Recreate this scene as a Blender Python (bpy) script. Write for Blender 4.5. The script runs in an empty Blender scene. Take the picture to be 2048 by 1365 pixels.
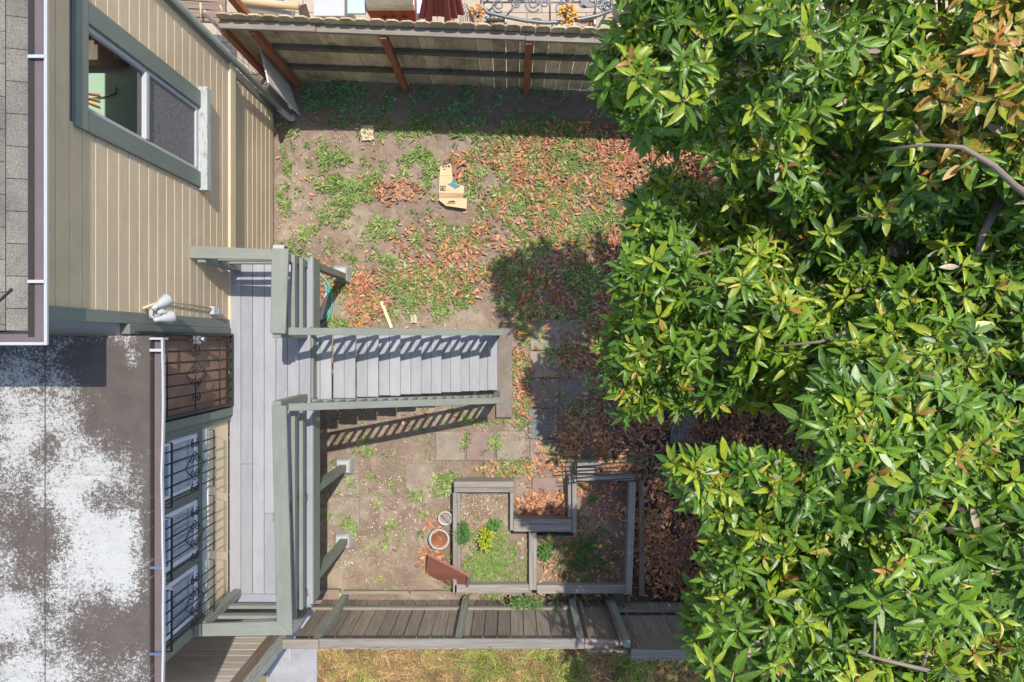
import bpy, math, random
import numpy as np
from mathutils import Vector, Matrix
random.seed(7); rng = np.random.default_rng(7)
sc = bpy.context.scene
# ------------------------------------------------------------------ camera, light
H = 10.3; F = 24/36*2048
cam = bpy.data.cameras.new('Camera'); cam.lens = 24; cam.sensor_width = 36; cam.clip_end = 200; cam.clip_start = .05
camo = bpy.data.objects.new('Camera', cam); sc.collection.objects.link(camo)
camo.location = (0, 0, H); camo.rotation_euler = (0, 0, 0); sc.camera = camo
SX, SY = .215, .335                      # sun direction (towards it) per metre of height
el = math.atan2(1, math.hypot(SX, SY)); az = math.atan2(SX, SY)
w = bpy.data.worlds.new('World'); sc.world = w; w.use_nodes = True
nt = w.node_tree; nt.nodes.clear()
sky = nt.nodes.new('ShaderNodeTexSky'); sky.sky_type = 'NISHITA'; sky.sun_disc = False
sky.sun_elevation = el; sky.sun_rotation = az; sky.air_density = 1.0; sky.dust_density = 1.0
bg = nt.nodes.new('ShaderNodeBackground'); bg.inputs[1].default_value = .15
wo = nt.nodes.new('ShaderNodeOutputWorld'); nt.links.new(sky.outputs[0], bg.inputs[0]); nt.links.new(bg.outputs[0], wo.inputs[0])
sl = bpy.data.lights.new('Sun', 'SUN'); sl.energy = 2.9; sl.angle = math.radians(.53); sl.color = (1, .95, .87)
so = bpy.data.objects.new('Sun', sl); sc.collection.objects.link(so)
so.rotation_euler = Vector((SX, SY, 1)).to_track_quat('Z', 'Y').to_euler(); so.location = (3, 5, 14)
sc.view_settings.view_transform = 'Standard'; sc.view_settings.look = 'None'; sc.view_settings.exposure = .8
sc.view_settings.gamma = 1
sc.render.engine = 'CYCLES'
# ------------------------------------------------------------------ helpers
def P(x, y, D):                          # point seen at photo pixel (x, y), D metres below the camera height
    return Vector(((x-1024)/F*D, -(y-682.5)/F*D, H-D))
def G(x, y, z=0.): return P(x, y, H-z)
def link(o): sc.collection.objects.link(o); return o
def tag(o, label, cat, group=None, kind=None):
    if label: o['label'] = label
    if cat: o['category'] = cat
    if group: o['group'] = group
    if kind: o['kind'] = kind
    return o
def thing(name, loc, label, cat, group=None):
    o = bpy.data.objects.new(name, None); link(o); o.location = loc; o.empty_display_size = .2
    return tag(o, label, cat, group)
def wloc(o):
    v = Vector((0, 0, 0))
    while o: v += o.location; o = o.parent
    return v
class MB:
    def __init__(s): s.v = []; s.f = []; s.g = []; s.r = []; s.sm = []
    def add(s, vs, fs, gc=None, rnd=None, smooth=False):
        b = len(s.v); r = random.random() if rnd is None else rnd
        off = Vector((random.uniform(0, 50), random.uniform(0, 50), random.uniform(0, 50)))
        for i, p in enumerate(vs):
            s.v.append(Vector(p)); s.r.append(r); s.g.append((Vector(gc[i]) if gc else Vector(p))+off)
        for f in fs: s.f.append([b+i for i in f]); s.sm.append(smooth)
        return s
    def hexa(s, c, ax, rnd=None):        # c centre, ax three half-axis vectors; gc runs along the longest
        c = Vector(c); ax = [Vector(a) for a in ax]
        order = sorted(range(3), key=lambda i: -ax[i].length)
        vs = []; gs = []
        if ax[0].cross(ax[1]).dot(ax[2]) < 0: ax[2] = -ax[2]
        for k in ((-1,-1,-1),(1,-1,-1),(1,1,-1),(-1,1,-1),(-1,-1,1),(1,-1,1),(1,1,1),(-1,1,1)):
            vs.append(c+ax[0]*k[0]+ax[1]*k[1]+ax[2]*k[2])
            gs.append(tuple(k[i]*ax[i].length for i in order))
        return s.add(vs, [(0,3,2,1),(4,5,6,7),(0,1,5,4),(1,2,6,5),(2,3,7,6),(3,0,4,7)], gs, rnd)
    def box(s, x0, x1, y0, y1, z0, z1, rnd=None):
        return s.hexa(((x0+x1)/2, (y0+y1)/2, (z0+z1)/2), ((abs(x1-x0)/2,0,0),(0,abs(y1-y0)/2,0),(0,0,abs(z1-z0)/2)), rnd)
    def bar(s, a, b, w, h, up=(0,0,1), rnd=None):   # beam from a to b, w wide, h high
        a = Vector(a); b = Vector(b); d = (b-a); u = Vector(up)
        side = d.cross(u).normalized(); u2 = side.cross(d).normalized()
        return s.hexa((a+b)/2, (d/2, side*w/2, u2*h/2), rnd)
    def prism(s, pts, off, rnd=None):    # polygon pts (3-D) extruded by off
        n = len(pts); pts = [Vector(p) for p in pts]; off = Vector(off)
        vs = pts+[p+off for p in pts]
        nrm = Vector((0,0,0))
        for i in range(n): nrm += pts[i].cross(pts[(i+1) % n])
        fs = [tuple(range(n)), tuple(range(2*n-1, n-1, -1))]+[(i, n+i, n+(i+1) % n, (i+1) % n) for i in range(n)]
        if nrm.dot(off) > 0: fs = [tuple(reversed(f)) for f in fs]
        ex = sorted(range(3), key=lambda i: -(max(p[i] for p in vs)-min(p[i] for p in vs)))
        return s.add(vs, fs, [Vector((p[ex[0]], p[ex[1]], p[ex[2]])) for p in vs], rnd)
    def tube(s, pts, r, n=6, rnd=None, cap=True):
        pts = [Vector(p) for p in pts]; rs = r if isinstance(r, (list, tuple)) else [r]*len(pts)
        vs = []; gs = []; fs = []; L = 0; u = None
        for i, p in enumerate(pts):
            d = (pts[min(i+1, len(pts)-1)]-pts[max(i-1, 0)]).normalized()
            if u is None: u = d.orthogonal().normalized()
            u = (u-d*u.dot(d)).normalized(); v = d.cross(u)
            if i: L += (p-pts[i-1]).length
            for k in range(n):
                a = 2*math.pi*k/n; vs.append(p+(u*math.cos(a)+v*math.sin(a))*rs[i]); gs.append((L, rs[i]*math.cos(a)*2, rs[i]*math.sin(a)*2))
        for i in range(len(pts)-1):
            for k in range(n):
                k2 = (k+1) % n; fs.append((i*n+k, i*n+k2, (i+1)*n+k2, (i+1)*n+k))
        if cap: fs += [tuple(range(n-1, -1, -1)), tuple((len(pts)-1)*n+k for k in range(n))]
        return s.add(vs, fs, gs, rnd, True)
    def lathe(s, c, ax, prof, n=20, rnd=None):      # prof [(distance along axis, radius)]
        c = Vector(c); ax = Vector(ax).normalized(); u = ax.orthogonal().normalized(); v = ax.cross(u)
        vs = []; fs = []
        for (t, r) in prof:
            for k in range(n):
                a = 2*math.pi*k/n; vs.append(c+ax*t+(u*math.cos(a)+v*math.sin(a))*r)
        for i in range(len(prof)-1):
            for k in range(n):
                k2 = (k+1) % n; fs.append((i*n+k, i*n+k2, (i+1)*n+k2, (i+1)*n+k))
        return s.add(vs, fs, None, rnd, True)
    def build(s, name, mat, parent=None, bevel=0, label=None):
        org = wloc(parent) if parent else sum(s.v, Vector())/len(s.v)
        if not parent: org.z = min(p.z for p in s.v)
        me = bpy.data.meshes.new(name)
        me.from_pydata([tuple(p-org) for p in s.v], [], s.f)
        a = me.attributes.new('gc', 'FLOAT_VECTOR', 'POINT'); a.data.foreach_set('vector', [c for g in s.g for c in g])
        a = me.attributes.new('rnd', 'FLOAT', 'POINT'); a.data.foreach_set('value', s.r)
        me.polygons.foreach_set('use_smooth', s.sm); me.materials.append(mat); me.update()
        o = bpy.data.objects.new(name, me); link(o)
        if parent: o.parent = parent
        else: o.location = org
        if bevel:
            m = o.modifiers.new('bevel', 'BEVEL'); m.width = bevel; m.segments = 1; m.limit_method = 'ANGLE'; m.harden_normals = False
        if label: o['label'] = label
        return o
# ------------------------------------------------------------------ materials
class N:                                  # small node helper
    def __init__(s, name):
        s.m = bpy.data.materials.new(name); s.m.use_nodes = True; s.t = s.m.node_tree; s.t.nodes.clear()
        s.out = s.n('ShaderNodeOutputMaterial'); s.p = s.n('ShaderNodeBsdfPrincipled'); s.l(s.p.outputs[0], s.out.inputs[0])
    def n(s, k, **kw):
        x = s.t.nodes.new(k)
        for a, b in kw.items(): setattr(x, a, b)
        return x
    def l(s, a, b): s.t.links.new(a, b); return s
    def attr(s, nm): a = s.n('ShaderNodeAttribute'); a.attribute_name = nm; return a
    def coord(s, scale, src='gc'):
        if src == 'obj': o = s.n('ShaderNodeNewGeometry').outputs['Position']
        else: o = s.attr(src).outputs['Vector']
        mp = s.n('ShaderNodeMapping'); mp.inputs['Scale'].default_value = scale if isinstance(scale, tuple) else (scale,)*3
        s.l(o, mp.inputs[0]); return mp.outputs[0]
    def noise(s, co, sc_=1, det=4, rough=.6, dist=0):
        x = s.n('ShaderNodeTexNoise'); x.inputs['Scale'].default_value = sc_; x.inputs['Detail'].default_value = det
        x.inputs['Roughness'].default_value = rough; x.inputs['Distortion'].default_value = dist
        s.l(co, x.inputs['Vector']); return x.outputs['Fac']
    def ramp(s, f, stops):
        x = s.n('ShaderNodeValToRGB'); e = x.color_ramp.elements
        while len(e) < len(stops): e.new(.5)
        for i, (p, c) in enumerate(stops):
            e[i].position = p; e[i].color = tuple(c)+(1,) if hasattr(c, '__len__') else (c, c, c, 1)
        s.l(f, x.inputs[0]); return x.outputs[0]
    def mix(s, f, a, b, mode='MIX'):
        x = s.n('ShaderNodeMix', data_type='RGBA', blend_type=mode)
        for v, i in ((f, 0), (a, 6), (b, 7)):
            if isinstance(v, (int, float)): x.inputs[i].default_value = v
            elif isinstance(v, tuple): x.inputs[i].default_value = v+(1,)
            else: s.l(v, x.inputs[i])
        return x.outputs[2]
    def math(s, op, a, b=0., c=None):
        x = s.n('ShaderNodeMath', operation=op)
        for v, i in ((a, 0), (b, 1), (c, 2)):
            if v is None: continue
            if isinstance(v, (int, float)): x.inputs[i].default_value = v
            else: s.l(v, x.inputs[i])
        return x.outputs[0]
    def bump(s, h, strength=.3, dist=.01):
        x = s.n('ShaderNodeBump'); x.inputs['Strength'].default_value = strength; x.inputs['Distance'].default_value = dist
        s.l(h, x.inputs['Height']); s.l(x.outputs[0], s.p.inputs['Normal'])
    def done(s, col, rough=.7, spec=.3, metal=0):
        if isinstance(col, tuple): s.p.inputs['Base Color'].default_value = col+(1,)
        else: s.l(col, s.p.inputs['Base Color'])
        if isinstance(rough, (int, float)): s.p.inputs['Roughness'].default_value = rough
        else: s.l(rough, s.p.inputs['Roughness'])
        s.p.inputs['Specular IOR Level'].default_value = spec; s.p.inputs['Metallic'].default_value = metal
        return s.m
def wood(name, c1, c2, c3=None, grain=1., vary=.35, rough=.85, moss=None):
    m = N(name)
    g = m.noise(m.coord((2.2, 55, 55)), 1, 5, .65, .4); k = m.noise(m.coord((1.2, 9, 9)), 1, 3)
    col = m.mix(m.ramp(g, [(.35, 0), (.65, 1)]), c1, c2)
    if c3: col = m.mix(m.ramp(k, [(.5, 0), (.72, 1)]), col, c3)
    kn = m.noise(m.coord((5, 12, 12)), 1, 2); col = m.mix(m.math('MULTIPLY', m.ramp(kn, [(.70, 0), (.76, 1)]), .6), col, tuple(x*.35 for x in c1))
    if moss:
        mo = m.noise(m.coord(3.5, 'obj'), 1, 6, .7); col = m.mix(m.ramp(mo, [(.48, 0), (.66, .8)]), col, moss)
    r = m.attr('rnd').outputs['Fac']
    br = m.math('ADD', m.math('MULTIPLY', r, vary), 1-vary/2)
    hs = m.n('ShaderNodeHueSaturation'); m.l(col, hs.inputs['Color']); m.l(br, hs.inputs['Value'])
    m.bump(g, .5*grain, .004); return m.done(hs.outputs[0], rough, .2)
def paint(name, c, wear=None, wearamt=.72, grain=.35, rough=.55, vary=.08, dirt=.25):
    m = N(name)
    g = m.noise(m.coord((2, 60, 60)), 1, 4, .6, .3); d = m.noise(m.coord(1.7, 'obj'), 1, 6, .7); d2 = m.noise(m.coord((3, 14, 14)), 1, 5, .7)
    col = m.mix(m.math('MULTIPLY', m.ramp(d, [(.4, 0), (.75, 1)]), dirt), c, tuple(x*.62 for x in c))
    col = m.mix(m.math('MULTIPLY', m.ramp(d2, [(.45, 0), (.6, 1)]), .30), col, tuple(min(1, x*1.25) for x in c))
    if wear:
        wn = m.noise(m.coord((9, 70, 70)), 1, 6, .75); col = m.mix(m.ramp(wn, [(wearamt, 0), (wearamt+.02, 1)]), col, wear)
    r = m.attr('rnd').outputs['Fac']; br = m.math('ADD', m.math('MULTIPLY', r, vary), 1-vary/2)
    hs = m.n('ShaderNodeHueSaturation'); m.l(col, hs.inputs['Color']); m.l(br, hs.inputs['Value'])
    m.bump(g, grain, .003); return m.done(hs.outputs[0], rough, .35)
def plain(name, c, rough=.5, metal=0, spec=.4, n=.0, scale=20):
    m = N(name); col = c
    nn = m.noise(m.coord(scale, 'obj'), 1, 5, .65)
    col = m.mix(m.math('MULTIPLY', m.ramp(nn, [(.4, 0), (.65, 1)]), max(n, .08)), c, tuple(x*.5 for x in c))
    m.bump(nn, .15, .002); return m.done(col, rough, spec, metal)
M = {}
M['sage'] = paint('sage_paint', (.205, .215, .18), wear=(.33, .33, .29), wearamt=.77, dirt=.38, vary=.12, grain=.6)
M['sage_dark'] = paint('dark_sage_paint', (.165, .188, .16), wear=(.4, .4, .35), wearamt=.82)
M['sage_post'] = paint('post_paint', (.20, .225, .18), dirt=.4)
M['deck'] = paint('deck_paint', (.295, .298, .315), wear=(.15, .14, .13), wearamt=.735, rough=.65, vary=.20, dirt=.38)
M['tread'] = paint('tread_paint', (.315, .318, .325), wear=(.18, .165, .145), wearamt=.68, rough=.7, vary=.16, dirt=.35, grain=.7)
M['cream'] = paint('cream_paint', (.62, .50, .32), dirt=.12)
M['stucco'] = plain('cream_wall_paint', (.80, .62, .40), .7, n=.12, scale=5)
M['white'] = plain('white_paint', (.43, .43, .425), .45, n=.1)
M['bright'] = plain('bright_frame', (.75, .78, .82), .4, n=.1)
M['offwhite'] = paint('weathered_white_paint', (.40, .41, .39), wear=(.18, .16, .13), wearamt=.56, rough=.8)
M['iron'] = plain('black_iron', (.035, .037, .042), .45, .3, n=.3)
M['steel'] = plain('steel', (.55, .56, .58), .3, 1, n=.3)
M['dark'] = plain('dark_gap', (.03, .028, .025), .9)
M['redwood'] = wood('redwood_post', (.23, .085, .045), (.36, .14, .075), vary=.2)
M['redboard'] = wood('red_board', (.27, .10, .07), (.38, .16, .115), vary=.1, grain=.6)
M['fence'] = wood('mossy_fence_wood', (.42, .31, .19), (.64, .50, .32), (.48, .37, .24), moss=(.19, .20, .08), vary=.55)
M['rail_light'] = wood('bleached_rail_wood', (.20, .17, .14), (.31, .27, .22), vary=.15)
M['rail_dark'] = wood('dark_rail_wood', (.10, .09, .065), (.17, .155, .115), moss=(.07, .08, .035), vary=.2)
M['gray'] = wood('weathered_gray_wood', (.18, .142, .115), (.33, .28, .23), (.25, .21, .18), vary=.45)
M['bed'] = wood('planter_timber', (.19, .165, .145), (.33, .30, .265), (.24, .215, .19), vary=.25)
M['mossedge'] = wood('fence_top_rail', (.17, .15, .125), (.26, .235, .205), vary=.2)
M['graypost'] = wood('green_gray_post', (.19, .20, .165), (.28, .30, .25), vary=.15)
M['plankwall'] = wood('bleached_plank', (.44, .375, .31), (.68, .61, .53), (.54, .48, .41), vary=.3)
M['brownwood'] = wood('brown_beam', (.17, .12, .09), (.28, .21, .165), vary=.2)
M['bamboo'] = wood('bamboo', (.50, .36, .20), (.62, .47, .29), vary=.1)
M['silver'] = wood('silver_plank', (.5, .46, .43), (.75, .71, .66), vary=.1, grain=1.4)
# siding
m = N('tan_siding'); co = m.coord((3, 45, 45)); g = m.noise(co, 1, 5, .7, 1.2); d = m.noise(m.coord(1.1, 'obj'), 1, 5, .7)
col = m.mix(m.ramp(g, [(.3, 0), (.7, 1)]), (.57, .445, .29), (.67, .54, .36))
col = m.mix(m.math('MULTIPLY', m.ramp(d, [(.38, 0), (.7, 1)]), .5), col, (.44, .335, .22))
m.bump(m.math('ADD', g, m.noise(m.coord(90), 1, 3)), .75, .006); M['siding'] = m.done(col, .6, .3)
# shingles
m = N('asphalt_shingle'); br = m.n('ShaderNodeTexBrick'); mp = m.n('ShaderNodeMapping'); mp.inputs['Rotation'].default_value = (0, 0, math.pi/2)
m.l(m.coord(1, 'obj'), mp.inputs[0]); m.l(mp.outputs[0], br.inputs['Vector'])
br.inputs['Scale'].default_value = 1; br.inputs['Brick Width'].default_value = .23; br.inputs['Row Height'].default_value = .143; br.inputs['Mortar Size'].default_value = .0035
br.inputs['Color1'].default_value = (.155, .137, .115, 1); br.inputs['Color2'].default_value = (.20, .178, .15, 1); br.inputs['Mortar'].default_value = (.05, .045, .04, 1)
gr = m.noise(m.coord(140, 'obj'), 1, 2); gl = m.noise(m.coord(3, 'obj'), 1, 5)
col = m.mix(m.ramp(gr, [(.35, .45), (.65, 1.)]), (0, 0, 0), br.outputs['Color'], 'MULTIPLY')
col = m.mix(1., br.outputs['Color'], m.ramp(gr, [(.35, .62), (.65, 1.35)]), 'MULTIPLY'); col = m.mix(1., col, m.ramp(gl, [(.35, .8), (.65, 1.15)]), 'MULTIPLY')
m.bump(gr, .5, .004); M['shingle'] = m.done(col, .95, .1)
# peeling roof coating
m = N('peeling_roof_coating')
pos = m.coord(1, 'obj'); sep = m.n('ShaderNodeSeparateXYZ'); m.l(pos, sep.inputs[0])
big = m.noise(m.coord((1.3, .85, 1), 'obj'), 1, 3, .55, .5); mid = m.noise(m.coord((6, 5, 1), 'obj'), 1, 6, .72); fine = m.noise(m.coord((42, 60, 1), 'obj'), 1, 5, .8)
edge = m.ramp(m.math('ADD', sep.outputs[0], 4.0), [(.66, 0), (.80, 1)])   # bare along the gutter
def blob(cx, cy, rx, ry, amt):
    a = m.math('DIVIDE', m.math('SUBTRACT', sep.outputs[0], cx), rx); b = m.math('DIVIDE', m.math('SUBTRACT', sep.outputs[1], cy), ry)
    r2 = m.math('ADD', m.math('MULTIPLY', a, a), m.math('MULTIPLY', b, b))
    return m.math('MULTIPLY', m.math('MAXIMUM', m.math('SUBTRACT', 1, r2), 0), amt)
cov = m.math('ADD', m.math('MULTIPLY', m.math('SUBTRACT', big, .5), .55), m.math('MULTIPLY', m.math('SUBTRACT', mid, .5), .95))
cov = m.math('SUBTRACT', cov, .045); cov = m.math('SUBTRACT', cov, m.math('MULTIPLY', edge, .31))
for b_ in ((-3.40,-.55,.42,.50,-.42),(-3.55,-.2,.45,.25,-.4),(-3.5,-1.38,.30,.18,-.35),(-4.05,-.95,.16,.22,-.3),(-4.15,-1.7,.35,.35,-.32),(-3.55,-2.5,.35,.5,-.34),(-4.2,-2.1,.3,.25,-.15),
           (-4.2,-.75,.55,.45,.22),(-3.85,-1.15,.4,.35,.18),(-3.6,-1.7,.45,.9,.30),(-3.35,-2.0,.25,.5,.2),(-3.30,-.17,.10,.13,.5),(-4.35,-2.4,.25,.3,.3),(-3.22,-1.5,.09,.7,.12),(-4.2,-2.95,.4,.25,.25),(-4.4,-.30,.3,.22,.2),(-3.2,-2.9,.12,.3,.25)): cov = m.math('ADD', cov, blob(*b_))
speck = m.noise(m.coord((34, 40, 1), 'obj'), 1, 7, .85); s2 = m.noise(m.coord((95, 60, 1), 'obj'), 1, 3, .8); speck = m.math('ADD', m.math('MULTIPLY', m.math('SUBTRACT', speck, .5), 2.5), m.math('MULTIPLY', m.math('SUBTRACT', s2, .5), 1.1))
mask = m.ramp(m.math('ADD', m.math('ADD', speck, cov), .5), [(.51, 0), (.58, 1)])
brn = m.mix(m.noise(m.coord(7, 'obj'), 1, 5), (.062, .050, .043), (.125, .102, .085))
wht = m.mix(m.noise(m.coord(15, 'obj'), 1, 6, .8), (.33, .325, .30), (.47, .46, .43))
thin = m.ramp(m.math('ADD', m.math('ADD', m.math('MULTIPLY', speck, .6), cov), .5), [(.34, 0), (.56, 1)]); brn = m.mix(m.math('MULTIPLY', thin, .42), brn, (.26, .245, .225)); st_ = m.noise(m.coord((2.2, 9, 1), 'obj'), 1, 5, .7); wht = m.mix(m.math('MULTIPLY', m.ramp(st_, [(.5, 0), (.7, 1)]), .4), wht, (.25, .24, .22))
col = m.mix(mask, brn, wht)
sx = m.math('ABSOLUTE', m.math('SUBTRACT', m.math('ADD', sep.outputs[0], m.math('MULTIPLY', mid, .02)), -4.045))
col = m.mix(m.math('MULTIPLY', m.math('LESS_THAN', sx, .007), .75), col, (.07, .06, .055))
m.bump(m.math('ADD', mask, m.math('MULTIPLY', fine, .4)), .5, .004); M['peel'] = m.done(col, .85, .2)
m = N('mauve_gutter'); n_ = m.noise(m.coord((16, 5, 5), 'obj'), 1, 6, .75); col = m.mix(m.noise(m.coord(4, 'obj'), 1, 5), (.10, .072, .075), (.17, .13, .13))
col = m.mix(m.ramp(n_, [(.70, 0), (.72, 1)]), col, (.4, .38, .37)); M['mauve'] = m.done(col, .6, .3)
# concrete variants
def concrete(name, a, b, sp=.5):
    m = N(name); n1 = m.noise(m.coord(5, 'obj'), 1, 6, .7); n2 = m.noise(m.coord(110, 'obj'), 1, 3, .7)
    col = m.mix(m.ramp(n1, [(.35, 0), (.7, 1)]), a, b); col = m.mix(1., col, m.ramp(n2, [(.35, 1-sp), (.5, 1), (.68, 1+sp)]), 'MULTIPLY')
    m.bump(n2, .5, .004); return m.done(col, .95, .15)
M['paver'] = concrete('paver_concrete', (.235, .19, .145), (.335, .28, .22)); M['paver_pink'] = concrete('pink_paver', (.24, .165, .14), (.29, .215, .185))
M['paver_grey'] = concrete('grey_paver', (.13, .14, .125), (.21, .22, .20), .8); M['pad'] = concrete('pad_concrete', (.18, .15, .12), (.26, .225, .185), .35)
M['pier'] = concrete('pier_concrete', (.28, .26, .23), (.42, .40, .36), .2); M['slab'] = concrete('slab_concrete', (.27, .265, .27), (.36, .355, .36), .2)
M['white_pile'] = concrete('pot_white', (.36, .35, .31), (.50, .48, .43), .15); M['terracotta'] = concrete('terracotta', (.30, .12, .06), (.42, .19, .105), .12)
M['ironwood'] = None
# ground
m = N('bare_soil'); big = m.noise(m.coord(.9, 'obj'), 1, 5, .65); mid = m.noise(m.coord(9, 'obj'), 1, 7, .75); fine = m.noise(m.coord(90, 'obj'), 1, 4, .75)
col = m.mix(m.ramp(big, [(.38, 0), (.66, 1)]), (.215, .155, .115), (.325, .252, .190)); col = m.mix(m.ramp(mid, [(.35, .5), (.6, 0)]), col, (.165, .12, .09))
col = m.mix(1., col, m.ramp(fine, [(.3, .55), (.5, 1.), (.70, 1.5)]), 'MULTIPLY'); col = m.mix(m.ramp(m.noise(m.coord(2.6, 'obj'), 1, 6, .75, .6), [(.5, 0), (.62, .55)]), col, (.40, .325, .25))
sepg = m.n('ShaderNodeSeparateXYZ'); m.l(m.coord(1, 'obj'), sepg.inputs[0])
dk = m.ramp(m.math('ADD', m.math('MULTIPLY', sepg.outputs[0], .3), m.math('MULTIPLY', mid, .3)), [(.5, 0), (.8, 1)])   # soil colour darkens towards the trees
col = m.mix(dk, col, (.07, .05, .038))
dk2 = m.ramp(m.math('ADD', m.math('MULTIPLY', m.math('SUBTRACT', sepg.outputs[1], 2.9), .8), m.math('MULTIPLY', mid, .3)), [(.3, 0), (.5, 1)])  # soil colour also darkened in the strip the fence shades
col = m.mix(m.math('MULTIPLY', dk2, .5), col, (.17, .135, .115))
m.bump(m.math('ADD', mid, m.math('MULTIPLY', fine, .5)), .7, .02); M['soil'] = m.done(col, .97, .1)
m = N('neighbour_tiles'); br = m.n('ShaderNodeTexBrick'); m.l(m.coord(1, 'obj'), br.inputs['Vector']); br.offset = .5
br.inputs['Scale'].default_value = 1; br.inputs['Brick Width'].default_value = .45; br.inputs['Row Height'].default_value = .45; br.inputs['Mortar Size'].default_value = .008
br.inputs['Color1'].default_value = (.38, .31, .235, 1); br.inputs['Color2'].default_value = (.44, .365, .28, 1); br.inputs['Mortar'].default_value = (.20, .15, .11, 1)
col = m.mix(.25, br.outputs['Color'], m.noise(m.coord(12, 'obj'), 1, 6), 'OVERLAY'); M['tile'] = m.done(col, .8, .2)
m = N('dry_lawn_soil'); col = m.mix(m.noise(m.coord(6, 'obj'), 1, 6, .75), (.14, .09, .05), (.30, .22, .11)); M['lawnsoil'] = m.done(col, .95, .1)
# attribute coloured leaves
def leafmat(name, trans=.35, rough=.38, under=None, vein=True, spec=.5):
    m = N(name); c = m.attr('lc').outputs['Color']; uv = m.attr('luv'); sp = m.n('ShaderNodeSeparateXYZ'); m.l(uv.outputs['Vector'], sp.inputs[0])
    col = c
    if vein:
        mid = m.ramp(sp.outputs[0], [(.0, 1), (.16, 0)])
        wv = m.math('SINE', m.math('MULTIPLY', m.math('SUBTRACT', sp.outputs[1], m.math('MULTIPLY', sp.outputs[0], .12)), 58))
        col = m.mix(m.math('MULTIPLY', mid, .55), col, m.mix(.6, col, (.34, .40, .12))); col = m.mix(m.math('MULTIPLY', m.ramp(wv, [(.75, 0), (1, 1)]), .12), col, (.3, .36, .12))
    bw = m.noise(m.coord(38, 'obj'), 1, 3); col = m.mix(1., col, m.ramp(bw, [(.3, .78), (.7, 1.22)]), 'MULTIPLY')
    if under:
        ge = m.n('ShaderNodeNewGeometry'); col = m.mix(m.math('MULTIPLY', ge.outputs['Backfacing'], .75), col, under)
    m.bump(m.noise(m.coord(70, 'obj'), 1, 2), .25, .004); m.done(col, rough, spec)
    tr = m.n('ShaderNodeBsdfTranslucent'); tc = m.mix(.5, col, (.42, .62, .08)) if vein else col
    m.l(m.mix(1., col, (1.5, 1.6, .7), 'MULTIPLY'), tr.inputs[0]); mx = m.n('ShaderNodeMixShader'); mx.inputs[0].default_value = trans
    m.l(m.p.outputs[0], mx.inputs[1]); m.l(tr.outputs[0], mx.inputs[2]); m.l(mx.outputs[0], m.out.inputs[0]); return m.m
M['leaf'] = leafmat('magnolia_leaf', .27, .38, (.15, .15, .05)); M['weed'] = leafmat('weed_leaf', .3, .6, None, False, .25)
M['litter'] = leafmat('dead_leaf', .12, .75, None, True, .15)
M['bark'] = wood('bark', (.15, .115, .09), (.29, .23, .18), grain=1.5, vary=.1)
M['glass'] = None
m = N('window_glass'); fr = m.n('ShaderNodeFresnel'); fr.inputs[0].default_value = 1.5; tb = m.n('ShaderNodeBsdfTransparent'); tb.inputs[0].default_value = (.88, .95, .92, 1)
gl_ = m.n('ShaderNodeBsdfGlossy'); gl_.inputs['Roughness'].default_value = .02; mx = m.n('ShaderNodeMixShader'); m.l(m.math('ADD', fr.outputs[0], .04), mx.inputs[0]); m.l(tb.outputs[0], mx.inputs[1]); m.l(gl_.outputs[0], mx.inputs[2]); m.l(mx.outputs[0], m.out.inputs[0]); M['glass'] = m.m
m = N('reflective_pane'); M['pane'] = m.done((.22, .30, .42), .08, 1.)  # blue of the reflected sky put into the base colour
m = N('bug_screen'); n1 = m.noise(m.coord((160, 70, 90), 'obj'), 1, 6, .85); col = m.ramp(n1, [(.40, (.06, .055, .055)), (.62, (.27, .255, .25))]); M['screen'] = m.done(col, .7, .3)
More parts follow.
